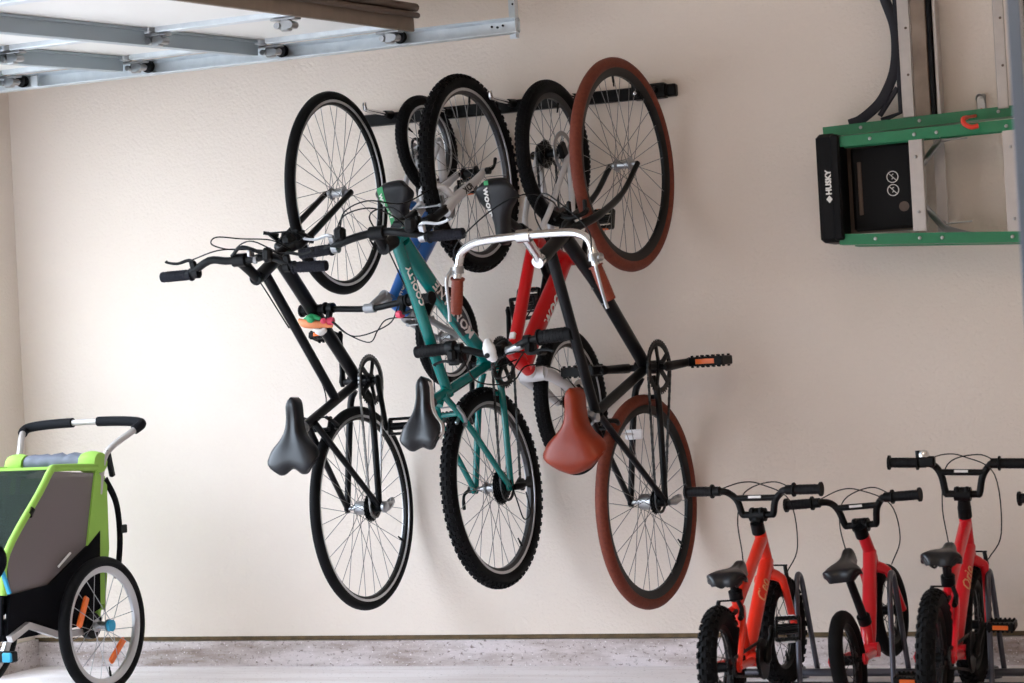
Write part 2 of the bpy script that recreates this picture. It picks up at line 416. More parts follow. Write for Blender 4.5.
def chainring(parent, bb, w, R, m, arms=5, ph=0., teeth=True):
    c = V(bb)+L(0, 0, w); g = MB()
    g.lathe(c, (0, 1, 0), [(R, -.002), (R, .002), (R*.80, .0025), (R*.80, -.0025)], 48, loop=True)
    for k in range(arms):
        a = 2*PI*k/arms+ph; e = c+V((math.cos(a)*R*.82, 0, math.sin(a)*R*.82)); g.tube([c, (c+e)/2, e], [.016, .011, .012], 8, flat=((0, 1, 0), .35))
    g.lathe(c, (0, 1, 0), [(.001, -.006), (.022, -.006), (.022, .004), (.001, .004)], 20)
    if teeth:
        n = int(2*PI*R/.0127)
        for j in range(n):
            a = 2*PI*j/n; g.box(c+V((math.cos(a)*(R+.002), 0, math.sin(a)*(R+.002))), (.008, .0025, .005), MX.Rotation(-a, 3, 'Y'))
    return g.build('chainring', m, parent)
def chain(parent, bb, w, R, rear, r, m='spoke_steel', jock=None, w2=None):
    """closed loop of links round ring and sprocket"""
    w2 = w if w2 is None else w2
    A = V((bb[0], 0, bb[2])); B = V((rear[0], 0, rear[2])); d = (A-B); ln = d.length; th = math.atan2(d.z, d.x); be = math.asin((R-r)/ln); pts = []
    for i in range(13): a = th+PI/2+be-(PI+2*be)*i/12; pts.append((A+V((math.cos(a), 0, math.sin(a)))*R, w))
    if jock:
        for q in jock: pts.append((V((q[0], 0, q[1])), w2))
    for i in range(11): a = th-PI/2-be-(PI-2*be)*i/10; pts.append((B+V((math.cos(a), 0, math.sin(a)))*r, w2))
    pts.append(pts[0]); g = MB(); step = .0127; acc = 0; k = 0
    for (p0, a0), (p1, a1) in zip(pts, pts[1:]):
        P0 = p0+V((0, -a0, 0)); P1 = p1+V((0, -a1, 0)); s = (P1-P0).length
        if s < 1e-6: continue
        t = (P1-P0)/s; n = V((0, 1, 0)).cross(t).normalized(); R3 = MX((t, t.cross(n)*-1, n)).transposed()
        x = acc
        while x < s:
            k += 1; g.box(P0+t*x, (.0125, .0045 if k % 2 else .007, .0085 if k % 2 else .0065), R3); x += step
        acc = x-s
    return g.build('chain', m, parent)
def derailleur(parent, c, w, m='black_satin', scale=1., d=(0, -1), steel=True):
    c = V(c)+L(0, 0, w); dd = L(d[0], d[1], 0).normalized(); f = L(1, 0, 0); g = MB()
    g.tube([c-dd*.03, c-dd*.01+L(0, 0, .012), c+dd*.02+L(0, 0, .014)], [.010, .013, .009], 10)
    for k in (.03, .085): g.lathe(c+dd*k*scale, (0, 1, 0), [(.008, -.004), (.021*scale, -.003), (.021*scale, .003), (.008, .004)], 12)
    g.tube([c+dd*.02*scale+L(0, 0, .007), c+dd*.09*scale+L(0, 0, .007)], .010, 8, flat=((0, 1, 0), .2))
    g.tube([c+dd*.02*scale-L(0, 0, .007), c+dd*.09*scale-L(0, 0, .007)], .010, 8, flat=((0, 1, 0), .2))
    g.build('derailleur', 'steel' if steel else m, parent)
def vbrake(parent, base, out, side, T, m='black_satin', arm=.07, hw=.045):
    """two arms standing beside the tyre; base = centre point, out = direction of the arms"""
    base, out = V(base), V(out).normalized(); s = V(side).normalized(); g = MB(); f = out.cross(s)
    for k in (-1, 1):
        a = base+s*hw*k; g.cyl(a-f*.008, a+f*.012, .008, 10)
        g.tube([a, a+out*arm*.5+s*.004*k, a+out*arm-s*.004*k], [.0085, .007, .006], 8)
        g.box(base+s*(hw-.018)*k+out*arm*.28, (.05, .010, .012), MX((f, s, out)).transposed(), .002)
    g.tube([base-s*hw*1.1+out*arm, base+s*hw*1.0+out*arm], .0028, 6)
    return g.xf(T).build('rim_brake', m, parent)
def cable(parent, pts, r=.0024, m='black_satin', name='cable', n=6):
    return MB().tube(spline(pts, n), r, 6).build(name, m, parent)
def bike(name, o, M, fh, steer, HA=18):
    """empty at the rear hub; returns (root, steering transform)"""
    u, v, w = (V(x) for x in M); u.normalize(); v = (v-u*v.dot(u)).normalized(); w = u.cross(v)
    root = empty(name, frame_matrix(u, -w, v, o)); h = math.radians(HA)
    c = L(*fh); ax = L(-math.sin(h), math.cos(h), 0)
    return root, MX.Translation(c) @ MX.Rotation(steer, 4, ax) @ MX.Translation(-c)
def stays(g, a, hub, w0, w1, r0, r1, bend=None):
    for s in (-1, 1):
        p = [L(a[0], a[1], w0*s)] + ([L(bend[0], bend[1], bend[2]*s)] if bend else []) + [L(hub[0], hub[1], w1*s)]
        p = spline(p, 6) if bend else p
        g.tube(p, [r0, r1], 12)
    for s in (-1, 1): g.cyl(L(hub[0], hub[1], (w1-.004)*s), L(hub[0], hub[1], (w1+.004)*s), .016, 14)

# ================================================================ bike 1: black city bike, leftmost
A, TA = bike('bicycle', (-3.279, -.371, .588), [[-.024, -.015, 1.], [-.051, -.999, -.016], [.998, -.051, .023]], (1.072, 0, 0), -.031)
tag(A, 'black flat-bar city bicycle hung leftmost, black saddle, silver-lined black wheels', 'bicycle')
I4 = MX.Identity(4)
g = MB(); BB = L(.43, -.042)
g.tube([L(.785, .56), L(.862, .405)], .021, 16)
g.tube([L(.798, .525), L(.372, .128)], [.0165, .0155], 16)
g.tube([L(.845, .425), L(.435, -.03)], [.024, .021], 16)
g.tube([BB, L(.293, .365)], .016, 16); g.cyl(BB+L(0, 0, -.037), BB+L(0, 0, .037), .022, 18)
stays(g, (.305, .31), (0, 0), .015, .062, .0115, .0095); stays(g, (.40, -.04), (0, 0), .02, .062, .013, .011, bend=(.33, -.038, .042))
g.tube([L(.28, .25, -.035), L(.28, .25, .035)], .007, 8)
fA = g.build('frame', 'black_gloss', A)
g = MB().tube([L(.862, .405), L(.885, .36)], .018, 14)
for s in (-1, 1): g.tube(spline([L(.872, .385, 0), L(.885, .362, .028*s), L(.905, .32, .047*s), L(1.072, 0, .05*s)], 6), [.016]*8+[.0155, .015, .014, .0135, .013, .0125, .012, .0115, .011, .0105, .011], 12, flat=((0, 1, 0), .85))
g.xf(TA).build('fork', 'black_gloss', A)
wheel(A, L(1.072, 0), .346, .0175, rim='rim_black', track='rim_silver', n=32, T=TA, valve=-2.2, rimh=.016)
wheel(A, L(0, 0), .346, .0175, rim='rim_black', track='rim_silver', n=32, rear=True, hubw=.06, hubr=.024, cassette=(.028, .046, 5), disc=None, valve=-2.05, rimh=.016)
g = MB().tube([L(.775, .58), L(.79, .552)], .02, 14); g.tube([L(.783, .568), L(.80, .60), L(.837, .667)], [.018, .016, .02], 12)
g.cyl(L(.837, .667, -.022), L(.837, .667, .022), .021, 14)
g.xf(TA).build('stem', 'black_satin', A)
bp = [L(.837, .667, 0), L(.837, .667, .05), L(.842, .668, .11), L(.806, .66, .19), L(.803, .655, .24), L(.801, .652, .295)]
bar = spline([L(p[0], p[2], p[1]) for p in reversed(bp)] + bp[1:], 4)
hb = MB().tube(bar, .0125, 12).xf(TA).build('handlebar', 'black_satin', A)
for s in (-1, 1):
    grip(hb, L(.803, .655, .172*s+.012*s), L(.801, .652, .298*s), .0165, 'grip_grey', TA)
    lever(hb, L(.806, .66, .165*s), L(0, 0, s), L(.9, .35, 0), TA, 'black_satin', ln=.1)
g = MB().box(L(.845, .70, .12), (.045, .03, .03), bev=.008).tube(spline([L(.85, .69, .10), L(.875, .70, .03), L(.85, .68, -.02)], 4), .006, 8)
g.xf(TA).build('shifter', 'black_satin', hb)
MB().box(L(.852, .70, .06), (.02, .012, .03), bev=.003).lathe(L(.832, .70, .075), (0, 1, .3), [(.001, -.006), (.012, -.005), (.012, .005), (.001, .006)], 14).xf(TA).build('shifter_cap', 'steel', hb)
saddle(A, L(.142, .463), L(.398, .447), .186, 'saddle_black', notch=.026, nosew=.024)
MB().tube([L(.31, .31), L(.262, .43)], .0135, 14).build('seat_post', 'black_satin', A)
g = MB(); g.cyl(L(.296, .355), L(.287, .38), .02, 16); g.cyl(L(.288, .368, -.026), L(.288, .368, .024), .006, 8); g.build('seat_clamp', 'steel', A)
chainring(A, BB, .045, .083, 'black_satin', ph=.9)
MB().tube([BB+L(-.02, 0, .0), BB+L(.02, 0, 0)], .03, 12).build('bottom_bracket', 'black_satin', A)
e = crank(A, BB, .072, (-.985, -.13), .165, 'black_satin'); pedal(A, e+L(0, 0, .06), (0, -1, 0), L(1, -.15, 0), wd=.06, refl=None)
e = crank(A, BB, -.065, (.985, -.13), .165, 'black_satin'); pedal(A, e-L(0, 0, .06), (0, 1, 0), L(.25, 1, 0), wd=.07)
chain(A, BB, .045, .083, L(0, 0), .034, 'spoke_steel')
derailleur(A, L(-.0, -.03), .07, d=(.3, -1), scale=.6)
MB().lathe(L(0, 0, .082), (0, 1, 0), [(.001, -.01), (.014, -.01), (.02, -.004), (.02, .004), (.012, .01), (.001, .01)], 18).build('axle_nut', 'steel', A)
vbrake(A, L(.29, .215), L(.45, .9, 0), (0, 1, 0), I4)
vbrake(A, L(.905, .30), L(.25, .95, 0), (0, 1, 0), TA, arm=.10, hw=.055)
MB().box(L(.90, .35, 0), (.05, .04, .05), bev=.012).tube([L(.925, .33, -.05), L(.935, .36, -.09)], .006, 8).xf(TA).build('fork_crown', 'black_satin', A)
for pts in ([L(.85, .70, -.16), L(.872, .70, -.05), L(.868, .60, .02), L(.86, .47, .035), L(.87, .40, .03)],
            [L(.868, .66, .02), L(.875, .68, -.04), L(.895, .69, -.085), L(.915, .68, -.07), L(.905, .63, -.01), L(.90, .50, .02), L(.87, .40, .03)],
            [L(.85, .70, .15), L(.89, .70, .06), L(.86, .63, -.04), L(.79, .53, -.03), L(.62, .365, -.02)],
            [L(.60, .35, -.012), L(.42, .185, -.012), L(.33, .17, -.03), L(.31, .28, -.035)]):
    cable(A, pts, .0023)

# ================================================================ bike 2: small blue child bike, hung by its rear wheel
B, TB = bike('child_bicycle', (-3.058, -.179, 1.818), [[.081, -.05, -.995], [-.176, -.984, .035], [-.981, .172, -.089]], (.668, 0, 0), -.074)
tag(B, "small blue child's bicycle hanging upside down behind the teal mountain bike", 'bicycle')
BB = L(.25, -.03); g = MB()
g.tube([L(.545, .34), L(.588, .235)], .02, 16)
g.tube([L(.565, .285), L(.42, .15), L(.262, -.02)], [.024, .034, .03], 16)
g.tube([L(.555, .31), L(.40, .175), L(.24, .06)], [.018, .021, .018], 16)
g.tube([BB, L(.215, .17)], .017, 14); g.cyl(BB-L(0, 0, .034), BB+L(0, 0, .034), .021, 16)
fB = g.build('frame', 'blue', B)
g = MB(); stays(g, (.225, .12), (0, 0), .014, .052, .009, .009, bend=(.15, .10, .04)); stays(g, (.23, -.03), (0, 0), .018, .052, .016, .014, bend=(.16, -.02, .038))
g.build('rear_stay', 'fork_white', fB)
text_mb('woom', .042, on_tube(L(.565, .285), L(.262, -.02), .0325, L(0, .92, -.38), .78), bold=.0008).build('lettering', 'text_white', fB)
text_mb('woom', .036, on_tube(L(.565, .285), L(.42, .15), .030, L(0, .92, -.38), .30), bold=.0006).build('lettering', 'text_white', fB)
g = MB().tube([L(.588, .235), L(.60, .21)], .018, 14)
for s in (-1, 1): g.tube(spline([L(.59, .225, 0), L(.602, .205, .026*s), L(.615, .17, .043*s), L(.668, 0, .047*s)], 5), [.014, .013, .012, .011, .010], 12)
g.xf(TB).build('fork', 'fork_grey', B)
wheel(B, L(.668, 0), .172, .02, n=20, T=TB, knob=(66, .008, .002), track='rim_silver', hubw=.047, rimh=.013, valve=.6)
wheel(B, L(0, 0), .172, .02, n=20, knob=(66, .008, .002), track='rim_silver', hubw=.052, rimh=.013, valve=2)
bp = [L(.583, .432, 0), L(.583, .433, .04), L(.578, .442, .10), L(.573, .450, .18), L(.572, .457, .261)]
hb = MB().tube(spline([L(p[0], p[2], p[1]) for p in reversed(bp)] + bp[1:], 4), .0105, 12).xf(TB).build('handlebar', 'black_satin', B)
MB().tube([L(.537, .36), L(.55, .333)], .019, 14).tube([L(.542, .35), L(.555, .385), L(.583, .432)], [.018, .014, .014], 12).cyl(L(.583, .432, -.02), L(.583, .432, .02), .0155, 14).xf(TB).build('stem', 'fork_grey', B)
for s in (-1, 1):
    grip(hb, L(.571, .452, .165*s), L(.572, .457, .266*s), .0155, 'black_rubber', TB, flange=.021)
    lever(hb, L(.571, .452, .145*s), L(0, 0, s), L(.93, .3, 0), TB, 'black_satin', ln=.075)
    MB().lathe(L(.615, .462, .140*s), L(0, .3, s*1.), [(.001, -.012), (.012, -.010), (.014, 0), (.012, .012), (.001, .014)], 14).xf(TB).build('lever_cap', 'pink', hb)
g = MB().lathe(L(.602, .485, .205), L(.55, .8, .0), [(.001, -.008), (.013, -.008), (.015, 0), (.012, .010), (.001, .014)], 20).xf(TB).build('bell', 'toy_green', hb)
sdl, (a, d, s_, n, ln) = saddle(B, L(.150, .255), L(.330, .225), .142, 'saddle_black', notch=.0, groove=.0, drop=.03, nosew=.022)
def on_saddle(a, d, sd_, n, ln, wd, base=.0145):
    def f(x, y):
        s = x/ln; w = .022+(wd/2-.022)*(1/(1+math.exp((s-.43)*13))); t = min(1, abs(y)/w)
        return a+d*(x+(1-s/.45)*.035*(2/PI*math.asin(t))**3*ln/.27*(1 if s < .45 else 0))+sd_*y+n*(-.030*(2/PI*math.asin(t))**2.6+.012*math.cos((s-.1)*PI*1.5)*ln/.27+.0012)
    return f
fs = on_saddle(a, d, s_, n, ln, .142)
MB().grid([[fs(.012+.13*k_/10, -.050+.026*j/3) for j in range(4)] for k_ in range(11)], .0008, n).build('saddle_stripe', 'green_patch', sdl)
text_mb('woom', .028, lambda x, y, z: fs(.077+x, -.037-y*-1)+n*(z+.0014), bold=.0008, xs=1.2).build('lettering', 'text_white', sdl)
MB().tube([L(.218, .14), L(.205, .225)], .0135, 14).build('seat_post', 'black_satin', B)
chainring(B, BB, .042, .055, 'black_satin', ph=.3)
chain(B, BB, .042, .055, L(0, 0), .03, 'spoke_black')
e = crank(B, BB, .055, (.9, .4), .10, 'steel'); pedal(B, e+L(0, 0, .045), (0, -1, 0), L(1, 0, 0), ln=.07, wd=.055)
e = crank(B, BB, -.05, (-.9, -.4), .10, 'steel'); pedal(B, e-L(0, 0, .045), (0, 1, 0), L(1, 0, 0), ln=.07, wd=.055)
vbrake(B, L(.615, .135), L(.3, .95, 0), (0, 1, 0), TB, arm=.05, hw=.036, m='steel')
cable(B, [L(.61, .47, .135), L(.66, .50, .06), L(.70, .49, -.02), L(.66, .45, -.03), L(.62, .37, -.02), L(.61, .2, -.02)], .0022)
cable(B, [L(.61, .47, .130), L(.67, .47, .05), L(.65, .46, -.08), L(.60, .475, -.135)], .0022)

# toy shell clipped on the small bike's left grip (orange and green)
tM = root_tmp = B.matrix_world @ TB
pos = tM @ L(.615, .470, .205)
tr = empty('toy_horn', MX.Translation(pos)); tag(tr, 'orange and green plastic toy strapped under the small blue bicycle\'s handlebar grip', 'toy')
MB().tube(spline([(-.055, 0, .012), (-.035, -.004, .0), (0, -.006, -.006), (.04, -.004, -.01), (.068, 0, -.016)], 5), [.006, .010, .014, .015, .015, .014, .012, .010, .009, .007, .005], 14, flat=((0, 1, 0), .8)).build('body', 'toy_orange', tr)
MB().tube(spline([(-.03, -.008, .014), (.0, -.012, .020), (.03, -.010, .010)], 5), [.004, .007, .009, .008, .007, .005], 10).build('fin', 'toy_green', tr)
MB().tube(spline([(.0, -.004, -.022), (.025, -.006, -.034), (.045, -.004, -.024)], 4), [.006, .010, .012, .010, .006], 10).build('belly', 'text_white', tr)
MB().lathe((.045, -.02, .002), (.2, -1, .2), [(.001, -.004), (.009, -.003), (.010, .003), (.001, .006)], 14).build('eye', 'pink', tr)

# ================================================================ bike 3: teal mountain bike
C, TC = bike('mountain_bicycle', (-2.792, -.39, .643), [[-.05, .068, .996], [-.084, -.994, .063], [.995, -.08, .055]], (1.054, 0, 0), -.019)
tag(C, 'teal mountain bicycle with white suspension fork and knobby black tires', 'bicycle')
BB = L(.414, -.04); g = MB()
g.tube([L(.772, .552), L(.80, .485)], .023, 16)
DT = (L(.775, .50), L(.638, .312), L(.523, .139), L(.455, .02), L(.418, -.035))
g.tube(spline(DT, 5), [.027, .024], 16)
g.tube(spline([L(.776, .54), L(.594, .432), L(.40, .325), L(.296, .262)], 5), [.0205, .017], 16)
g.tube([BB, L(.265, .406)], .0175, 16); g.cyl(BB-L(0, 0, .037), BB+L(0, 0, .037), .024, 18)
stays(g, (.292, .325), (0, 0.012), .016, .066, .011, .0095, bend=(.20, .235, .046)); stays(g, (.385, -.035), (0, 0), .024, .066, .0125, .011, bend=(.30, -.03, .044))
g.tube([L(.235, .268, -.04), L(.235, .268, .04)], .008, 10); g.tube([L(.31, -.02, -.035), L(.31, -.02, .035)], .008, 10)
g.tube([L(.33, .285), L(.262, .33)], .011, 10)
fC = g.build('frame', 'teal', C)
LM = on_tube(L(.523, .139), L(.638, .312), .0262, L(0, .52, .86), .5)
MB().ring_strip([[LM(x, -.028+.056*j/8, -.0002) for j in range(9)]+[LM(x, .028-.056*j/8, -.003) for j in range(9)] for x in (-.115, -.06, 0, .06, .115)]).build('decal_band', 'text_black', fC)
text_mb('MONTANE', .037, lambda x, y, z: LM(x, y, z+.0012), xs=1.55, bold=.0010).build('lettering', 'text_white', fC)
text_mb('COOLTY', .027, on_tube(L(.594, .432), L(.768, .55), .0198, L(0, .35, .94), .25), xs=1.3, bold=.0007).build('lettering', 'text_white', fC)
g = MB()
for s in (-1, 1): g.tube(spline([L(.885, .30, .055*s), L(.93, .235, .056*s), L(1.02, .06, .056*s), L(1.054, 0, .05*s)], 5), [.019, .019, .0185, .018, .0175, .016, .014, .013, .012, .011, .012], 14)
g.tube(spline([L(.93, .235, -.055), L(.965, .27, -.042), L(.975, .285, 0), L(.965, .27, .042), L(.93, .235, .055)], 5), .011, 10)
fk = g.xf(TC).build('fork', 'fork_white', C)
g = MB().tube([L(.80, .485), L(.84, .425)], .02, 14)
for s in (-1, 1):
    g.tube([L(.835, .415, .055*s), L(.90, .285, .055*s)], .0145, 14); g.tube([L(.828, .43, .055*s), L(.85, .39, .055*s)], .021, 14)
g.tube([L(.838, .42, -.06), L(.832, .43, 0), L(.838, .42, .06)], .021, 12, flat=(L(.8, -.6, 0), .8))
g.xf(TC).build('fork_crown', 'black_gloss', fk)
text_mb('XCR', .03, on_tube(L(.93, .235, .056), L(1.02, .06, .056), .0186, L(.1, .6, 1.), .45), bold=.0008).xf(TC).build('lettering', 'text_black', fk)
kn = (70, .012, .0055)
wheel(C, L(1.054, 0), .3325-.002, .0255, track='rim_silver', n=32, T=TC, knob=kn, hubm='black_satin', valve=-.1, rimw=.014)
wheel(C, L(0, 0), .3325-.002, .0255, track='rim_silver', n=32, knob=kn, hubw=.066, cassette=(.026, .056, 7), valve=-2.4, rimw=.014)
g = MB().tube([L(1.054, 0, .06), L(1.054, 0, .075)], .012, 10); g.tube(spline([L(1.054, 0, .072), L(1.07, -.02, .08), L(1.10, -.045, .075)]), [.006, .005, .006], 8)
g.xf(TC).build('quick_release', 'black_satin', C)
g = MB().tube([L(0, 0, -.068), L(0, 0, -.09)], .012, 10).tube(spline([L(0, 0, -.088), L(-.02, .03, -.095), L(-.065, .045, -.09)]), [.006, .005, .006], 8).build('quick_release', 'black_satin', C)
bp = [L(.787, .649, 0), L(.787, .649, .04), L(.775, .660, .10), L(.758, .642, .19), L(.755, .633, .286)]
hb = MB().tube(spline([L(p[0], p[2], p[1]) for p in reversed(bp)] + bp[1:], 4), .0125, 12).xf(TC).build('handlebar', 'black_satin', C)
MB().tube([L(.742, .62), L(.772, .55)], .022, 14).tube([L(.748, .605), L(.765, .63), L(.787, .649)], [.019, .017, .019], 12).cyl(L(.787, .649, -.024), L(.787, .649, .024), .022, 14).xf(TC).build('stem', 'black_satin', C)
for s in (-1, 1):
    grip(hb, L(.757, .638, .172*s), L(.755, .633, .289*s), .0165, 'grip_grey', TC)
    lever(hb, L(.758, .643, .155*s), L(0, 0, s), L(.88, .45, 0), TC, 'steel', ln=.10)
    MB().box(L(.795, .665, .125*s), (.045, .035, .032), bev=.008).box(L(.80, .64, .14*s), (.05, .012, .02), bev=.004).xf(TC).build('shifter', 'black_satin', hb)
sd, (sa, sdv, ss, sn, sl) = saddle(C, L(.115, .490), L(.355, .462), .150, 'saddle_black', notch=.016, groove=.009, nosew=.022)
g = MB(); K = 14
def sadx(i, off=0.):
    s = i/K; w = .022+(.075-.022)*(1/(1+math.exp((s-.43)*13)))
    return w*(.8+.2*min(1, s/.16))*(1 if s < .9 else .75)
rows = [[sa+sdv*(sl*i/K+(.035*(1-i/K/.45) if i/K < .45 else 0))-ss*(sadx(i)+.001)+sn*(-.030+.012*math.cos((i/K-.1)*PI*1.5)+q) for q in (-.015, -.007, .001, .005)] for i in range(K)]
g.grid(rows, .003, -ss); g.build('saddle_trim', 'white_plastic', sd)
MB().tube([L(.275, .38), L(.235, .455)], .0135, 14).build('seat_post', 'black_satin', C)
MB().cyl(L(.272, .385), L(.258, .425), .021, 16).build('seat_clamp', 'black_satin', C)
chainring(C, BB, .05, .082, 'black_satin')
chain(C, BB, .05, .08, L(0, 0), .045, 'spoke_black', jock=[(.03, -.10)], w2=.052)
derailleur(C, L(.0, -.03), .078, d=(.15, -1), steel=False)
e = crank(C, BB, .078, (.995, .0), .17, 'black_satin'); pedal(C, e+L(0, 0, .06), (0, -1, 0), L(1, .2, 0), refl=None, wd=.08)
e = crank(C, BB, -.07, (-.995, .0), .17, 'black_satin'); pedal(C, e-L(0, 0, .06), (0, 1, 0), L(.3, 1, 0), wd=.08)
vbrake(C, L(.205, .245), L(.75, .66, 0), (0, 1, 0), I4, m='steel')
vbrake(C, L(.93, .235), L(-.3, .95, 0), (0, 1, 0), TC, m='steel', arm=.08)
for pts in ([L(.80, .67, -.14), L(.845, .71, -.08), L(.86, .69, 0), L(.84, .60, .03), L(.80, .50, .035)],
            [L(.80, .68, -.12), L(.86, .69, -.09), L(.885, .68, -.01), L(.89, .52, .02), L(.96, .31, .01)],
            [L(.80, .67, .13), L(.85, .70, .08), L(.84, .66, -.02), L(.76, .55, -.03), L(.62, .44, -.025)],
            [L(.62, .44, -.025), L(.40, .33, -.022), L(.30, .30, -.03), L(.22, .30, -.03)],
            [L(.02, .02, .075), L(-.05, -.01, .08), L(-.11, -.04, .085), L(-.09, -.09, .085), L(-.02, -.08, .08)]):
    cable(C, pts, .0024)

# ================================================================ bike 4: red child bike with white fork, hung by its rear wheel
D, TD = bike('child_bicycle', (-2.559, -.276, 1.739), [[.019, .003, -1.], [-.113, -.994, -.005], [-.993, .113, -.018]], (.826, 0, 0), .037)
tag(D, 'red child\'s bicycle with white fork hanging nose-down between teal and brown-tired bicycles', 'bicycle')
BB = L(.352, -.035); g = MB()
g.tube([L(.642, .415), L(.712, .285)], .023, 16)
g.tube(spline([L(.66, .385), L(.50, .30), L(.36, .225), L(.282, .178)], 5), [.022, .018], 16)
g.tube([L(.70, .325), L(.612, .248), L(.453, .075), L(.358, -.025)], [.030, .030, .029, .026], 16)
g.tube([BB, L(.268, .262)], .018, 16); g.cyl(BB-L(0, 0, .037), BB+L(0, 0, .037), .024, 18)
fD = g.build('frame', 'red', D)
g = MB(); stays(g, (.285, .20), (0, 0), .016, .06, .010, .009, bend=(.20, .145, .045)); stays(g, (.33, -.03), (0, 0), .022, .06, .012, .010, bend=(.23, -.02, .042))
g.build('rear_stay', 'fork_white', fD)
text_mb('woom', .066, on_tube(L(.612, .248), L(.453, .075), .0298, L(.2, .3, -1.0), .7), xs=1.15, bold=.001).build('lettering', 'text_white', fD)
text_mb('woom', .066, on_tube(L(.612, .248), L(.453, .075), .0298, L(.5, -.35, 1.0), .7, rev=True), xs=1.15, bold=.001).build('lettering', 'text_white', fD)
MB().box(L(.605, .375, 0), (.024, .02, .022), MX.Rotation(-.5, 3, 'Y'), .003).build('badge', 'text_white', fD)
g = MB().tube([L(.712, .285), L(.73, .252)], .022, 14); g.tube([L(.728, .25, -.04), L(.73, .256, 0), L(.728, .25, .04)], .024, 12)
for s in (-1, 1): g.tube(spline([L(.728, .255, .035*s), L(.745, .205, .050*s), L(.80, .06, .052*s), L(.826, 0, .05*s)], 5), [.022, .021, .019, .017, .015, .013, .012], 14)
g.xf(TD).build('fork', 'fork_white', D)
kn = (84, .009, .0022)
wheel(D, L(.826, 0), .243, .0235, n=28, T=TD, knob=kn, rim='rim_black', track='rim_silver', hubm='black_satin', valve=.9, disc=(1, .07), rimw=.013)
wheel(D, L(0, 0), .243, .0235, n=28, knob=kn, hubw=.06, hubm='black_satin', cassette=(.022, .046, 7), disc=(1, .07), valve=-2.8, rimw=.013)
bp = [L(.652, .489, 0), L(.652, .489, .05), L(.632, .505, .11), L(.624, .510, .18), L(.623, .511, .273)]
hb = MB().tube(spline([L(p[0], p[2], p[1]) for p in reversed(bp)] + bp[1:], 4), .0118, 12).xf(TD).build('handlebar', 'black_satin', D)
MB().tube([L(.652, .489, -.035), L(.650, .491, -.055), L(.640, .498, -.095)], .0135, 14).xf(TD).build('bar_sleeve', 'steel', hb)
MB().tube([L(.627, .445), L(.642, .415)], .021, 14).tube([L(.633, .432), L(.640, .465), L(.652, .489)], [.019, .018, .02], 12).cyl(L(.652, .489, -.024), L(.652, .489, .024), .021, 14).xf(TD).build('stem', 'black_satin', D)
for s in (-1, 1):
    grip(hb, L(.624, .510, .160*s), L(.623, .511, .277*s), .0185 if s > 0 else .021, 'black_rubber', TD)
    MB().box(L(.652, .500, .125*s), (.045, .034, .035), bev=.008).box(L(.668, .49, .155*s), (.02, .02, .05), bev=.005).xf(TD).build('shifter_pod', 'black_satin', hb)
    lever(hb, L(.628, .508, .120*s), L(0, 0, s), L(.93, .30, 0), TD, 'black_satin', ln=.09)
MB().lathe(L(.624, .510, .150), L(0, 0, 1), [(.016, -.018), (.024, -.014), (.025, .008), (.02, .016), (.016, .016)], 18).box(L(.648, .515, .14), (.04, .03, .05), bev=.008).xf(TD).build('shifter', 'black_satin', hb)
# white bell cover / lamp on the stem
g = MB().tube(spline([L(.618, .52, .012), L(.635, .53, .006), L(.662, .53, .0), L(.676, .515, -.004)], 4), [.015, .018, .022, .022, .019, .015, .010], 14, flat=(L(.3, 1, 0), .6))
lp = g.xf(TD).build('lamp', 'white_plastic', hb)
MB().lathe(L(.662, .555, .0), L(.2, 1, 0), [(.001, -.003), (.008, -.002), (.008, .004), (.001, .005)], 12).xf(TD).build('button', 'black_satin', lp)
sdl, (a2, d2, s2, n2, ln2) = saddle(D, L(.105, .440), L(.318, .425), .142, 'saddle_black', notch=.0, groove=.0, drop=.03, nosew=.022)
fs2 = on_saddle(a2, d2, s2, n2, ln2, .142)
MB().grid([[fs2(.006+.014*k_/4, -.026+.016*j/3) for j in range(4)] for k_ in range(5)], .0008, n2).build('saddle_stripe', 'green_patch', sdl)
text_mb('woom', .032, lambda x, y, z: fs2(.075+x, -.020-y*-1)+n2*(z+.0014), bold=.0008, xs=1.15).build('lettering', 'text_white', sdl)
MB().tube([L(.275, .235), L(.222, .40)], .0135, 14).build('seat_post', 'black_satin', D)
MB().cyl(L(.272, .25), L(.262, .28), .022, 16).build('seat_clamp', 'black_satin', D)
chainring(D, BB, .045, .062, 'black_satin'); MB().lathe(BB+L(0, 0, .055), (0, 1, 0), [(.055, -.004), (.082, -.003), (.084, .003), (.055, .004)], 30, loop=True).build('chain_guard', 'black_satin', D)
chain(D, BB, .045, .062, L(0, 0), .036, 'spoke_black', jock=[(.03, -.10)])
derailleur(D, L(.0, -.03), .075, d=(.15, -1), scale=.9, steel=False)
e = crank(D, BB, .07, (.92, .35), .13, 'black_satin'); pedal(D, e+L(0, 0, .05), (0, -1, 0), L(1, .3, 0), ln=.085, wd=.07)
e = crank(D, BB, -.066, (-.92, -.35), .13, 'black_satin'); pedal(D, e-L(0, 0, .05), (0, 1, 0), L(1, .3, 0), ln=.085, wd=.07)
MB().box(L(.0, .055, -.062), (.05, .02, .04), MX.Rotation(.5, 3, 'Y'), .006).build('brake_caliper', 'black_satin', D)
MB().box(L(.80, .06, -.062), (.045, .02, .045), MX.Rotation(-.5, 3, 'Y'), .006).xf(TD).build('brake_caliper', 'black_satin', D)
for pts in ([L(.66, .52, .11), L(.74, .52, .06), L(.75, .45, -.02), L(.70, .36, -.035), L(.72, .22, -.07), L(.80, .07, -.068)],
            [L(.66, .52, -.11), L(.73, .53, -.05), L(.72, .47, .03), L(.64, .36, .03), L(.45, .08, .03), L(.36, -.07, .02)],
            [L(.66, .52, -.12), L(.66, .55, -.07), L(.70, .52, .0), L(.68, .42, -.03)]):
    cable(D, pts, .0024)

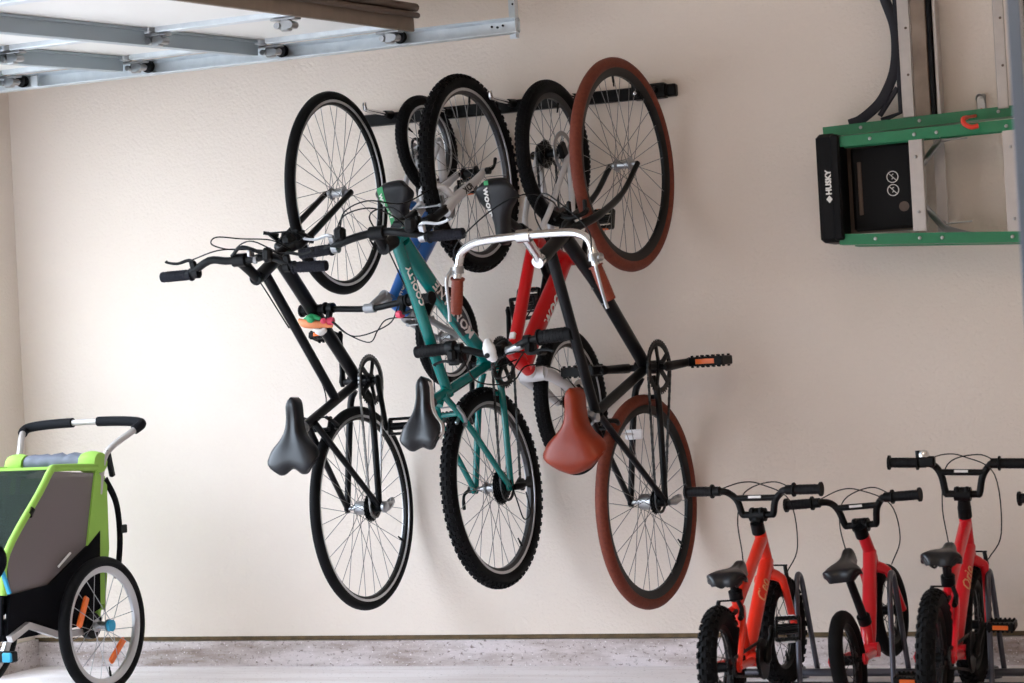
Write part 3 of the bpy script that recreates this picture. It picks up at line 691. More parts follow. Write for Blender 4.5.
# ================================================================ bike 5: black single-speed with brown tires
E_, TE = bike('bicycle', (-2.269, -.355, .579), [[-.006, -.037, .999], [-.137, -.99, -.038], [.991, -.137, .001]], (1.09, 0, 0), .012)
tag(E_, 'black bicycle with brown tires, brown leather saddle and silver swept handlebar', 'bicycle')
BB = L(.431, -.06); g = MB()
g.tube([L(.795, .60), L(.872, .435)], .0215, 16)
g.tube([L(.815, .535), L(.459, .382), L(.312, .318)], [.018, .0165, .016], 16)
g.tube([L(.86, .44), L(.727, .262), L(.438, -.05)], [.023, .0225, .021], 16)
g.tube([BB, L(.298, .365)], .0165, 16); g.cyl(BB-L(0, 0, .037), BB+L(0, 0, .037), .022, 18)
stays(g, (.305, .325), (0, 0), .016, .062, .011, .0095); stays(g, (.40, -.055), (0, 0), .02, .062, .0125, .010, bend=(.32, -.04, .044))
g.tube([L(.335, -.045, -.04), L(.335, -.045, .04)], .008, 10); g.tube([L(.262, .275, -.03), L(.262, .275, .03)], .007, 8)
fE = g.build('frame', 'black_gloss', E_)
g = MB()
for t in (.35, .47): g.lathe(L(.86, .44)*(1-t)+L(.438, -.05)*t+L(.0155, -.0135)*-0.9, L(-.757, .653, 0), [(.001, -.001), (.004, 0), (.004, .003), (.001, .004)], 8)
g.build('bottle_bolt', 'steel', fE)
g = MB().tube([L(.872, .435), L(.895, .385)], .018, 14)
for s in (-1, 1): g.tube(spline([L(.882, .41, 0), L(.897, .375, .03*s), L(.925, .29, .048*s), L(.99, .13, .05*s), L(1.09, 0, .05*s)], 6), [.0145]*8+[.0135]*5+[.012]*5+[.010]*7, 12, flat=((0, 1, 0), .85))
g.xf(TE).build('fork', 'black_gloss', E_)
wheel(E_, L(1.09, 0), .347, .0195, tire='tire_brown', rim='rim_black', n=32, T=TE, valve=.1, rimh=.026, rimw=.012)
wheel(E_, L(0, 0), .347, .0195, tire='tire_brown', rim='rim_black', n=32, hubw=.06, hubr=.026, cassette=(.026, .038, 3), valve=-2.2, rimh=.026, rimw=.012)
bp = [L(.866, .692, 0), L(.866, .692, .05), L(.864, .692, .12), L(.858, .694, .175), L(.838, .697, .213), L(.805, .70, .227), L(.759, .703, .235)]
hb = MB().tube(spline([L(p[0], p[2], p[1]) for p in reversed(bp)] + bp[1:], 5), .0125, 14).xf(TE).build('handlebar', 'chrome', E_)
g = MB().tube([L(.785, .625), L(.803, .585)], .019, 14).tube([L(.79, .612), L(.815, .632), L(.866, .692)], [.014, .0145, .017], 12).cyl(L(.866, .692, -.022), L(.866, .692, .022), .020, 16)
g.xf(TE).build('stem', 'chrome', E_)
for s in (-1, 1):
    grip(hb, L(.759, .703, .234*s), L(.655, .682, .262*s), .0175, 'grip_leather', TE)
    g = MB(); at = L(.782, .702, .231*s); g.cyl(at-L(.01, 0, 0), at+L(.012, 0, 0), .018, 14); g.lathe(at+L(.0, .0, .018*s), L(0, .3, s), [(.001, -.01), (.011, -.01), (.012, .006), (.001, .012)], 12)
    g.tube(spline([at+L(.0, .02, .012*s), at+L(-.03, .035, .022*s), at+L(-.11, .02, .030*s), at+L(-.15, .012, .036*s)], 5), [.006, .0055, .005, .0048, .0055], 8)
    g.xf(TE).build('brake_lever', 'steel', hb)
saddle(E_, L(.150, .510), L(.402, .500), .212, 'saddle_leather', notch=-.010, groove=.001, nosew=.027, drop=.05)
MB().tube([L(.31, .335), L(.262, .45)], .0135, 14).build('seat_post', 'black_satin', E_)
MB().cyl(L(.303, .352), L(.294, .376), .021, 16).lathe(L(.30, .362, .024), (0, 1, 0), [(.001, -.008), (.014, -.006), (.014, .004), (.001, .006)], 16).build('seat_clamp', 'steel', E_)
chainring(E_, BB, .045, .084, 'black_satin', ph=.2)
chain(E_, BB, .045, .083, L(0, 0), .034, 'spoke_black')
e = crank(E_, BB, .072, (.03, -.995), .165, 'black_satin', r=.016); p1 = e
pd = pedal(E_, e+L(0, 0, .075), (0, -1, 0), L(.02, 1, 0), wd=.09, ln=.12, th=.03)
e = crank(E_, BB, -.066, (.03, .995), .165, 'black_satin', r=.016)
pd2 = pedal(E_, e-L(0, 0, .075), (0, 1, 0), L(.02, 1, 0), wd=.09, ln=.12, th=.03, refl=None)
for pp, ee, s in ((pd, p1, 1), (pd2, e, -1)):
    c = ee+L(0, 0, .07*s)
    MB().box(c+L(0, 0, -.005*s), (.030, .085, .088), MX.Rotation(0, 3, 'Y'), .010).build('pedal_strap', 'black_satin', pp)
derailleur(E_, L(-.0, -.02), .080, d=(.1, -1), scale=.55)
MB().box(L(.222, .045, -.01), (.032, .058, .012), MX.Rotation(.3, 3, 'X'), .005).cyl(L(.222, .045, -.01), L(.235, .14, -.035), .004).build('reflector', 'reflector_white', E_)
g = MB()
for c, f in ((L(.93, .375), TE),):
    g.tube(spline([c+L(.012, -.03, -.034), c+L(.0, .0, -.04), c+L(-.012, .012, 0), c+L(.0, .0, .04), c+L(.012, -.03, .034)], 5), .008, 8); g.tube([c+L(-.01, .012, 0), L(.895, .385)], .006, 8); g.tube([c+L(0, .01, -.04), c+L(-.012, .03, -.05)], .006, 8)
    for s in (-1, 1): g.box(c+L(.02, -.03, .028*s), (.045, .012, .014), bev=.003)
g.xf(TE).build('rim_brake', 'black_satin', E_)
c = L(.272, .268); g = MB().tube(spline([c+L(.0, -.03, -.034), c+L(.01, .0, -.04), c+L(.012, .012, 0), c+L(.01, .0, .04), c+L(.0, -.03, .034)], 5), .008, 8); g.build('rim_brake', 'black_satin', E_)
for pts in ([L(.80, .715, -.232), L(.86, .72, -.215), L(.95, .70, -.10), L(.99, .66, .0), L(.97, .55, .02), L(.945, .41, -.03)],
            [L(.80, .715, .232), L(.87, .72, .225), L(.96, .70, .12), L(.985, .66, .05), L(.93, .60, -.01), L(.85, .52, -.02), L(.78, .50, -.022)],
            [L(.60, .43, -.018), L(.42, .35, -.018), L(.34, .31, -.02), L(.29, .29, -.03)]):
    cable(E_, pts, .0024)

# ================================================================ wall rail with hooks
rz = 1.942
R_ = empty('bike_rail', MX.Translation((-2.79, 0, rz))); tag(R_, 'black wall rail with hooks that carries the five hanging bicycles', 'wall rack')
MB().box((0, -.016, 0), (1.178, .03, .042), bev=.004).box((.50, -.03, 0), (.12, .05, .05), bev=.006).build('rail', 'black_satin', R_)
for X, tip, zz in ((-3.40, -.17, 0), (-3.05, -.12, .0), (-2.94, -.15, 0), (-2.55, -.16, 0), (-2.44, -.19, 0)):
    pass
def at_x(o, u): 
    p = o.matrix_world @ u; return p
for hx, ln_, zz in ((-3.26, .20, .012), (-3.03, .16, .0), (-2.79, .20, .008), (-2.551, .20, .004), (-2.269, .20, .0)):
    x = hx+2.79
    h = MB().tube([(x, -.02, zz), (x, -.075, zz)], [.017, .012], 12).build('hook_socket', 'black_satin', R_)
    MB().tube(spline([(x, -.07, zz), (x, -.12, zz), (x, -ln_-.02, zz), (x, -ln_-.034, zz+.01), (x, -ln_-.036, zz+.024)], 5), .0075, 12).build('hook', 'chrome', h)
x = -2.269+2.79
h = MB().box((x, -.252, .0), (.030, .014, .088), bev=.006).build('end_plate', 'black_satin', R_)
MB().lathe((x, -.26, .03), (0, -1, 0), [(.001, -.001), (.006, 0), (.006, .003), (.001, .004)], 10).lathe((x, -.26, -.03), (0, -1, 0), [(.001, -.001), (.006, 0), (.006, .003), (.001, .004)], 10).build('screw', 'chrome', h)

# ================================================================ small red floor bikes
def kid(name, s, M, frame_m, htb, htt, tts, BB_, saddle_, stem, ends, post, knobs, script, single=False, bellside=None, tcol='text_gold', rim='rim_black'):
    (rx, ry, fx, fy, fz, az, ln_, st, R) = s
    u0 = V((fx-rx, fy-ry, fz-R)); Lw = u0.length
    root, T = bike(name, (rx, ry, R), M, (Lw, 0, 0), st, HA=20)
    BB = L(*BB_); g = MB()
    g.tube([L(*htt), L(*htb)], .0185, 16)
    if not single:
        g.tube([L(htt[0]+.006, htt[1]-.022), L(tts[0], tts[1])], [.019, .016], 16)
        g.tube([L(htb[0]-.008, htb[1]+.012), L(BB_[0]+.01, BB_[1]+.01)], [.022, .021], 16)
        g.tube([BB, L(*post[0])], .016, 14)
    else:
        g.tube(spline([L(htb[0]-.012, htb[1]+.025), L(.38, .095), L(.30, .015), L(BB_[0], BB_[1]-.004)], 5), [.021, .022, .0215, .021], 16)
        g.tube(spline([L(BB_[0]+.005, BB_[1]), L(BB_[0]+.03, BB_[1]+.05), L(*post[0])], 5), [.019, .017], 14)
    g.cyl(BB-L(0, 0, .034), BB+L(0, 0, .034), .022, 16)
    hw = .05
    stays(g, (BB_[0]-.03, BB_[1]), (0, 0), .02, hw, .012, .010, bend=(BB_[0]*.6, BB_[1]*.6, .038))
    if not single: stays(g, (post[0][0]+.006, post[0][1]-.03), (0, 0), .014, hw, .009, .008, bend=(post[0][0]*.62, post[0][1]*.66, .036))
    fr = g.build('frame', frame_m, root)
    if script:
        aa, bb_ = L(htb[0]-.008, htb[1]+.012), L(BB_[0]+.01, BB_[1]+.01)
        text_mb(script, .042, on_tube(bb_, aa, .0225, L(-.5, .5, .75), .64), shear=.25, xs=1.15).build('lettering', tcol, fr)
    g = MB().tube([L(*htb), L(htb[0]+.012, htb[1]-.025)], .018, 14)
    cu, cv = htb[0]+.014, htb[1]-.028; 
    for s_ in (-1, 1): g.tube(spline([L(cu, cv, 0), L(cu+.006, cv-.012, .028*s_), L(cu+.012, cv-.035, .041*s_), L(Lw, .0, .046*s_)], 5), [.018, .0165, .015, .0135, .012, .0115, .011], 12)
    g.xf(T).build('fork', frame_m, root)
    rtt = .026 if knobs else .021
    wheel(root, L(Lw, 0), R, rtt, rim=rim, n=16 if single else 20, T=T, knob=knobs, hubw=.045, hubm='black_satin', rimh=.014, spoke='spoke_black', valve=-1.2)
    wheel(root, L(0, 0), R, rtt, rim=rim, n=16 if single else 20, knob=knobs, hubw=.05, hubm='black_satin', rimh=.014, spoke='spoke_black', valve=2.2)
    # bar: U with a cross brace
    su, sv = stem; eu, ev, eh = ends
    half = [L(su, sv, 0), L(su, sv, .04), L(su-.002, sv+.004, .050), L(su-.008, sv+(ev-sv)*.55, .060), L(su-.012, ev-.012, .080), L(eu+.004, ev, .108), L(eu, ev, eh)]
    hb = MB().tube(spline([L(p[0], p[2], p[1]) for p in reversed(half)] + half[1:], 5), .0105, 12)
    hb.cyl(L(su-.010, sv+(ev-sv)*.68, -.064), L(su-.010, sv+(ev-sv)*.68, .064), .0095, 10)
    hb = hb.xf(T).build('handlebar', 'black_satin', root)
    MB().tube([L(su-.022, sv+(ev-sv)*.68+.004, -.02), L(su-.022, sv+(ev-sv)*.68+.004, .02)], .004, 6, flat=((1, 0, 0), .3)).xf(T).build('bar_label', 'text_white', hb)
    g = MB().tube([L(htt[0]-.014, htt[1]+.032), L(*htt)], .0205, 16).tube([L(htt[0]-.012, htt[1]+.024), L((htt[0]+su)/2-.002, (htt[1]+.03+sv)/2), L(su, sv)], [.020, .018, .020], 12)
    g.cyl(L(su, sv, -.024), L(su, sv, .024), .021, 14)
    for s_ in (-1, 1): g.box(L(su-.012, sv+.014, .014*s_), (.02, .012, .018), bev=.003)
    g.xf(T).build('stem', 'black_satin', root)
    for s_ in (-1, 1):
        grip(hb, L(eu, ev, (eh-.088)*s_), L(eu, ev, (eh+.002)*s_), .0145, 'black_rubber', T, flange=.0215)
        lever(hb, L(eu, ev, (eh-.10)*s_), L(0, 0, s_), L(.93, -.2, 0), T, ln=.065, clampr=.015)
    if bellside:
        c = L(eu-.005, ev+.024, bellside*(eh-.105))
        bl = MB().lathe(c, L(0, 1, 0), [(.017, -.006), (.017, .002), (.012, .012), (.001, .015)], 16).xf(T).build('bell', 'chrome', hb)
        MB().box(L(eu, ev+.004, bellside*(eh-.112)), (.03, .05, .032), bev=.005).tube([L(eu, ev+.012, bellside*(eh-.088)), L(eu, ev+.036, bellside*(eh-.086))], .0075, 8).xf(T).build('bell_base', 'black_satin', bl)
    for pts in ([L(eu+.02, ev, -(eh-.09)), L(su+.03, ev+.02, -.06), L(su+.04, ev+.012, 0), L(su+.05, ev-.04, .085), L(htb[0]+.03, htb[1]+.05, .09), L(htb[0]+.03, htb[1]-.03, .05)],
                [L(eu+.02, ev, (eh-.09)), L(su+.03, ev+.02, .04), L(su+.03, ev-.01, -.05), L(htt[0]+.01, htt[1]+.04, -.07), L(htt[0]-.02, htt[1]-.06, -.05), L(htt[0]-.08, htt[1]-.12, -.025)]):
        MB().tube(spline(pts, 6), .0019, 6).xf(T).build('cable', 'black_satin', root)
    a, b_ = saddle_
    saddle(root, L(a[0], a[1]), L(b_[0], b_[1]+.034), .118, 'saddle_black', notch=.006, groove=.004, nosew=.020, drop=.034)
    MB().tube([L(*post[0]), L(*post[1])], .0128, 14).cyl(L(*post[0])-L(.0, .004), L(*post[0])+(L(*post[1])-L(*post[0])).normalized()*.022, .0205, 14).box(L(post[1][0], post[1][1], 0), (.05, .045, .03), bev=.006).build('seat_post', 'black_satin', root)
    if not single:
        vbrake(root, L(post[0][0]*.62, post[0][1]*.66+.01), L(-.1, 1, 0), (0, 1, 0), I4, arm=.05, hw=.032)
        vbrake(root, L(cu+.035, cv-.055), L(.25, 1, 0), (0, 1, 0), T, arm=.075, hw=.036)
        chainring(root, BB, .042, .05, 'black_satin'); MB().lathe(BB+L(0, 0, .050), (0, 1, 0), [(.001, -.003), (.058, -.003), (.060, .003), (.001, .004)], 28).build('chain_guard', 'black_satin', root)
        chain(root, BB, .042, .05, L(0, 0), .026, 'spoke_black')
    return root, BB, fr
K1, BB, fr = kid('child_bicycle', (-1.787, -1.231, -1.802, -.527, .181, 0, 0, -.121, .167), [[-.021, 1, .02], [-.04, -.02, .999], [.999, .02, .04]], 'orange_red',
    (.612, .215), (.560, .318), (.235, .150), (.27, -.02), ((.085, .238), (.315, .246)), (.562, .372), (.529, .448, .216), ((.222, .165), (.205, .215)), (34, .016, .007), 'Cleo')
tag(K1, "orange-red child's bicycle with knobby tires, leftmost of those standing on the floor", 'bicycle')
e = crank(K1, BB, .062, (.55, .85), .09, 'black_satin'); pedal(K1, e+L(0, 0, .05), (0, -1, 0), L(.35, 1, 0), ln=.075, wd=.075, refl='reflector_white', th=.02)
e = crank(K1, BB, -.055, (-.55, -.85), .09, 'black_satin'); pedal(K1, e-L(0, 0, .05), (0, 1, 0), L(1, .2, 0), ln=.075, wd=.075)
K2, BB, fr = kid('child_bicycle', (-1.502, -.93, -1.503, -.356, .221, 0, 0, -.11, .144), [[-.002, .991, .133], [-.109, -.132, .985], [.994, -.013, .108]], 'pink_red',
    (.497, .185), (.449, .266), (0, 0), (.235, -.035), ((.075, .232), (.245, .258)), (.452, .300), (.408, .387, .213), ((.270, .045), (.176, .215)), None, None, single=True)
tag(K2, "small red child's balance bicycle with long black seat post, between the two knobby-tired ones", 'bicycle')
K3, BB, fr = kid('child_bicycle', (-1.205, -1.164, -1.226, -.463, .188, 0, 0, -.044, .184), [[-.03, 1, .005], [.025, -.004, 1], [.999, .03, -.025]], 'pink_red',
    (.660, .228), (.605, .332), (.285, .160), (.33, -.03), ((.095, .262), (.325, .266)), (.573, .402), (.511, .497, .205), ((.262, .175), (.232, .238)), (40, .013, .005), 'Orio', bellside=-1)
tag(K3, "red child's bicycle with bell on the left grip, rightmost whole bike on the floor", 'bicycle')
e = crank(K3, BB, .062, (.8, .6), .11, 'black_satin'); pedal(K3, e+L(0, 0, .055), (0, -1, 0), L(1, .1, 0), ln=.08, wd=.07)
e = crank(K3, BB, -.055, (-.8, -.6), .11, 'black_satin'); pedal(K3, e-L(0, 0, .055), (0, 1, 0), L(1, .1, 0), ln=.08, wd=.07)
K4 = copy_tree(K2); K4.location = K2.location + V((.705, 0, .0))
tag(K4, "child's bicycle cut off by the right edge of the picture, only its black grip showing", 'bicycle')

# ---------------------------------------------------------------- floor bike rack
rk = empty('bike_rack', MX.Translation((-1.3, -.35, 0))); tag(rk, "grey tubular floor rack with bent hoops holding the children's bicycles", 'bike rack')
MB().cyl((-.75, .04, .022), (1.0, .04, .022), .0125, 16).cyl((-.75, -.17, .014), (1.0, -.17, .014), .010, 14).build('base_bar', 'rack_grey', rk)
for hx in (-.455, -.165, .13, .42):
    MB().tube(spline([(hx, -.17, .014), (hx, -.165, .10), (hx, -.155, .28), (hx, -.135, .34), (hx, -.105, .345), (hx, -.075, .31), (hx, -.02, .19), (hx, .055, .03)], 6), .0085, 12).build('hoop', 'rack_grey', rk)
for hx in (-.53, .08): MB().lathe((hx, .085, 0), (0, 0, 1), [(.001, 0), (.038, 0), (.038, .01), (.026, .034), (.001, .04)], 24).build('foot_plate', 'rack_grey', rk)

# ================================================================ bicycle trailer / stroller
cT = V((-4.131, -.685, .235)); F = V((-.061, -.998, 0)).normalized(); U_ = V((0, 0, 1)); Wd = F.cross(U_)
TR = empty('bicycle_trailer', frame_matrix(F, -Wd, U_, cT)); tag(TR, 'green and black child bicycle trailer with foam-wrapped push bar beside the wall corner', 'trailer')
W0, W1 = .075, .43
def P(f, u, w): return L(f, u, w)
for w_, s in ((0, 1), (.545, -1)):
    wheel(TR, P(0, 0, w_), .2345, .0195, n=20, rim='rim_silver', hubm='steel', rimh=.02, rimw=.013, valve=-1.75, spoke='steel', refl=('reflector_orange', (.50, -2.25), .11), hubw=.03, sr=.0013)
    MB().lathe(P(0, 0, w_-.034*s), (0, -s, 0) if s < 0 else (0, 1, 0), [(.001, -.006), (.020, -.006), (.020, .006), (.001, .008)], 18).build('hub_cap', 'cyan', TR)
    MB().lathe(P(0, 0, w_+.05*s), (0, 1, 0), [(.001, -.012), (.045, -.012), (.045, .012), (.001, .012)], 20).build('axle_mount', 'black_satin', TR)
# outlines of the cabin side (forward, up)
side = dict(win=[(.135, .535), (-.095, .515), (-.03, .265), (.20, .150), (.395, .135), (.40, .29)],
            strip=[(-.095, .53), (-.155, .47), (-.150, .25), (-.11, .06), (-.06, .07), (-.025, .27)],
            black=[(-.10, .315), (-.03, .272), (.20, .160), (.405, .148), (.43, .02), (.10, .0), (-.08, .05), (-.09, .20)])
for w_, s in ((W0, 1), (W1, -1)):
    MB().prism([P(f, u, w_) for f, u in side['win']], (0, 1, 0), .006).build('side_window', 'mesh_grey', TR)
    MB().prism([P(f, u, w_-.004*s) for f, u in side['strip']], (0, 1, 0), .012).build('side_panel', 'fabric_green', TR)
    MB().prism([P(f, u, w_-.006*s) for f, u in side['black']], (0, 1, 0), .012).build('side_panel', 'fabric_black', TR)
    MB().tube(spline([P(-.10, .535, w_-.006*s), P(.12, .545, w_-.006*s), P(.155, .535, w_-.006*s), P(.22, .47, w_-.008*s), P(.405, .285, w_-.006*s), P(.425, .15, w_)], 5), .0125, 10).build('edge_piping', 'fabric_green', TR)
    MB().tube([P(.27, .418, w_-.008*s), P(.288, .40, w_-.008*s)], .0155, 12).build('buckle', 'black_satin', TR)
    MB().tube([P(.08, .255, w_-.016*s), P(.15, .215, w_-.016*s)], .004, 6).build('label_strip', 'text_white', TR) if s > 0 else None
    MB().tube(spline([P(-.16, .49, w_), P(-.205, .40, w_-.01*s), P(-.215, .27, w_-.01*s), P(-.19, .14, w_-.008*s)], 6), .016, 8, flat=((0, 1, 0), .4)).build('strap', 'fabric_black', TR)
    MB().box(P(-.235, .31, w_-.012*s), (.04, .01, .03), bev=.003).build('strap_buckle', 'black_satin', TR) if s > 0 else None
    MB().tube(spline([P(-.10, .06, w_+.01*s), P(-.08, -.0, w_+.02*s), P(-.02, .06, w_+.03*s), P(-.09, .22, w_+.01*s)], 5), .013, 8).build('lower_panel', 'fabric_green', TR)
    MB().tube([P(.43, .008, w_-.02*s), P(.335, .042, w_-.02*s), P(.17, -.012, w_-.02*s), P(-.05, -.02, w_-.01*s)], .015, 4).build('frame_bar', 'aluminum', TR)
MB().prism([P(.135, .545, W0), P(-.10, .535, W0), P(-.10, .535, W1), P(.135, .545, W1)], (0, 0, 1), .012).build('roof', 'fabric_green', TR)
MB().prism([P(.135, .54, W0), P(.42, .28, W0), P(.42, .28, W1), P(.135, .54, W1)], P(.67, .74, 0), .004).build('front_window', 'window_film', TR)
MB().prism([P(.42, .28, W0), P(.44, .02, W0), P(.44, .02, W1), P(.42, .28, W1)], (1, 0, 0), .012).build('front_panel', 'fabric_black', TR)
MB().prism([P(-.155, .50, W0), P(-.12, .04, W0), P(-.12, .04, W1), P(-.155, .50, W1)], (1, 0, 0), .01).build('rear_panel', 'fabric_green', TR)
MB().prism([P(-.1, .01, W0), P(.43, .01, W0), P(.43, .01, W1), P(-.1, .01, W1)], (0, 0, 1), .02).build('floor_panel', 'fabric_black', TR)
MB().prism([P(-.06, .45, .12), P(.02, .12, .12), P(.02, .12, .57), P(-.06, .45, .57)], (1, 0, 0), .03).prism([P(.02, .12, .12), P(.22, .11, .12), P(.22, .11, .57), P(.02, .12, .57)], (0, 0, 1), .03).build('seat', 'fabric_black', TR)
for w_ in (.2, .34, .48): MB().tube([P(-.035, .40, w_), P(.03, .15, w_)], .012, 8, flat=((1, 0, 0), .3)).build('harness', 'seat_red', TR)
g = MB(); rows = []
for k in range(15):
    t = k/14; w_ = W0+.03+(W1-W0-.06)*t; rr = .030+.003*math.sin(k*2.3); rows.append([P(-.125+rr*1.15*math.cos(a), .555+rr*math.sin(a)+.003*math.sin(k*1.7+a*2), w_) for a in [2*PI*j/14 for j in range(14)]])
g.ring_strip(rows).build('rolled_cover', 'fabric_grey', TR)
for w_, s in ((W0, 1), (W1, -1)):
    rows = []
    for k in range(5): t = k/4; rr = .032+.010*t*(1-t)*2; rows.append([P(-.12+rr*1.2*math.cos(a), .55+rr*1.1*math.sin(a), w_-.015*s+.07*t*s) for a in [2*PI*j/12 for j in range(12)]])
    MB().ring_strip(rows).build('corner_cover', 'fabric_green', TR)
    MB().box(P(-.175, .545, w_-.012*s), (.02, .018, .10), MX.Rotation(.25, 3, 'Y'), .004).build('hinge', 'black_satin', TR)
Hb = [P(-.12, .44, W0), P(-.145, .55, W0-.005), P(-.18, .60, W0-.02), P(-.245, .648, W0-.06), P(-.285, .672, W0-.075), P(-.30, .682, W0-.045), P(-.305, .688, .12), P(-.305, .69, .253)]
Hm = [V((p.x, -(W0+W1)-p.y, p.z)) for p in Hb]
path = spline(Hb + list(reversed(Hm))[1:], 5)
hbT = MB().tube(path, .0115, 12).build('push_bar', 'aluminum', TR)
n = len(path)
for i0, i1 in ((int(n*.235), int(n*.485)), (int(n*.535), int(n*.765))):
    MB().tube(path[i0:i1], .0175, 14).build('foam_grip', 'foam_black', hbT)
# jogging wheel arm at the front corner
MB().tube([P(.44, .03, .12), P(.60, .0, .10)], .014, 10).build('front_arm', 'aluminum', TR)
MB().box(P(.455, -.045, .05), (.03, .07, .035), bev=.004).build('arm_clamp', 'black_satin', TR)
MB().box(P(.472, -.045, .035), (.012, .035, .03), bev=.003).build('clamp_button', 'cyan', TR)
MB().tube([P(.50, .28, .03), P(.47, .16, .015)], .008, 6).build('trim_strap', 'cyan', TR)
MB().tube(spline([P(.56, .31, .03), P(.515, .30, .02), P(.505, .26, .02), P(.53, .22, .03)], 5), .022, 10).build('head_cushion', 'fabric_black', TR)
wheel(TR, P(.62, -.13, .10), .105, .018, n=12, rim='rim_silver', hubm='steel', rimh=.012, valve=1)

# ================================================================ overhead garage door, near track
PV = V((-3.9, -.36, 2.18))
GD = empty('garage_door', MX.Translation(PV) @ MX.Rotation(.072, 4, 'X') @ MX.Translation(-PV) @ MX.Translation((-3.9, -2.7, 2.2))); tag(GD, 'open overhead garage door with white underside panels and blue-grey steel struts', 'garage door')
y0, y1 = -.345, -4.95; xs = [-4.80, -4.612, -4.081, -3.543, -3.02]
def gl(x, y, z): return (x+3.9, y+2.7, z-2.2)
for xa, xb in zip(xs, xs[1:]):
    MB().box(gl((xa+xb)/2, (y0+y1)/2, 2.235), (xb-xa-.006, y0-y1, .05), bev=.004).build('panel', 'door_white', GD)
for x in xs[1:4]:
    g = MB(); prof = [(-.035, .0), (-.035, -.008), (-.022, -.008), (-.018, -.05), (.018, -.05), (.022, -.008), (.035, -.008), (.035, 0)]
    g.ring_strip([[gl(x-.05+a, y, 2.208+z) for a, z in prof] for y in (y0-.06, y1)]); g.build('strut', 'strut_steel', GD)
for xa, xb in zip(xs, xs[1:]):
    for y in (-.40, -1.13, -2.2, -3.3): MB().box(gl((xa+xb)/2, y, 2.203), (xb-xa-.02, .06, .02), bev=.003).build('stile', 'galvanized', GD)
g = MB().box(gl(-3.013, (y0+y1)/2, 2.222), (.012, y0-y1, .08), bev=.003); g.build('bottom_rail', 'door_taupe', GD)
MB().tube([gl(-2.998, y0, 2.262), gl(-2.998, y1, 2.262)], .014, 10).tube([gl(-2.993, y0, 2.235), gl(-2.993, y1, 2.235)], .010, 10).build('bottom_seal', 'seal_rubber', GD)
for x in xs[1:4]+[-3.09]:
    for y in (-.37, -1.13):
        h = MB(); h.box(gl(x, y, 2.187), (.085, .045, .008), bev=.002); h.box(gl(x, y, 2.168), (.03, .03, .036), bev=.004)
        h.cyl(gl(x+.02, y-.022, 2.168), gl(x+.02, y+.022, 2.168), .012, 12); h.cyl(gl(x-.022, y-.022, 2.168), gl(x-.022, y+.022, 2.168), .010, 12)
        hg = h.build('hinge', 'steel', GD)
        if y > -1: MB().cyl(gl(x, y+.02, 2.170), gl(x, -.285, 2.176), .0055, 8).build('roller_stem', 'steel', hg); MB().lathe(gl(x, -.287, 2.176), (0, 1, 0), [(.001, -.012), (.021, -.012), (.023, 0), (.021, .012), (.001, .012)], 20).build('roller', 'black_rubber', hg)
TK = empty('door_track', MX.Translation((-3.69, -.27, 2.177))); tag(TK, 'galvanized horizontal door track running along the wall under the garage door', 'door track')
prof = [(-.028, .026), (.0, .028), (.012, .020), (.012, -.020), (.0, -.028), (-.028, -.026), (-.028, -.022), (-.002, -.023), (.008, -.017), (.008, .017), (-.002, .023), (-.028, .022)]
MB().ring_strip([[(x, a+.0, z) for a, z in prof] for x in (-1.12, 1.03)]).build('track_channel', 'galvanized', TK)
hx = 1.005
g = MB().box((hx, .018, .30), (.032, .003, .68)).box((hx+.016, .002, .30), (.003, .032, .68)); hg = g.build('hanger', 'galvanized', TK)
g = MB()
for k in range(14): g.lathe((hx, .015, -.02+k*.048), (0, 1, 0), [(.001, -.001), (.004, -.001), (.004, .0015), (.001, .0015)], 8)
for k in range(3): g.lathe((.93+.02*k, .006, .006-.004*(k % 2)), (0, 1, 0), [(.001, -.004), (.004, -.003), (.004, .002)], 8)
g.build('bolt', 'black_satin', hg)
MB().box((-.86, -.03, -.004), (.03, .01, .04), bev=.002).build('splice_plate', 'galvanized', TK)

# vertical galvanized hanger close to the camera on the right
hp = empty('track_hanger', MX.Translation((-.598, -3.5, 0))); tag(hp, 'blurred galvanized steel upright at the right edge close to the camera', 'metal post')
# position set from the sight line through the right edge
MB().box((.050, 0, 1.375), (.022, .004, 2.75), bev=.001).build('upright', 'hanger_steel', hp)
MB().box((.088, .03, 1.375), (.050, .05, 2.75), bev=.003).build('backing', 'plastic_black', hp)

# ================================================================ green step ladder hung sideways
LD = empty('step_ladder', MX.Translation((-1.64, 0, 1.55))); tag(LD, 'green fibreglass step ladder hung sideways on the wall with black top cap', 'ladder')
def ll(x, y, z): return (x+1.64, y, z-1.55)
def rail(xa, za, xb, zb, y, h=.034, dpt=.06, flip=1):
    g = MB(); a = V(ll(xa, y, za)); b_ = V(ll(xb, y, zb)); d = (b_-a).normalized(); up_ = V((0, -1, 0)).cross(d)*-1
    if up_.z < 0: up_ = -up_
    prof = [(-h/2, -dpt/2), (h/2, -dpt/2), (h/2, -dpt/2+.004), (-h/2+.004, -dpt/2+.004), (-h/2+.004, dpt/2-.004), (h/2, dpt/2-.004), (h/2, dpt/2), (-h/2, dpt/2)]
    prof = [(p_*flip, q) for p_, q in prof]
    g.ring_strip([[p0+up_*p_+V((0, q, 0)) for p_, q in prof] for p0 in (a, b_)]); return g
X2 = -.55
rail(-1.685, 1.742, X2, 1.768, -.085).build('rail', 'ladder_green', LD)
rail(-1.60, 1.378, X2, 1.320, -.085, h=.024).build('rail', 'ladder_green', LD)
rail(-1.615, 1.692, X2, 1.703, -.235, flip=-1).build('rail', 'ladder_green', LD)
rail(-1.615, 1.384, X2, 1.322, -.235).build('rail', 'ladder_green', LD)
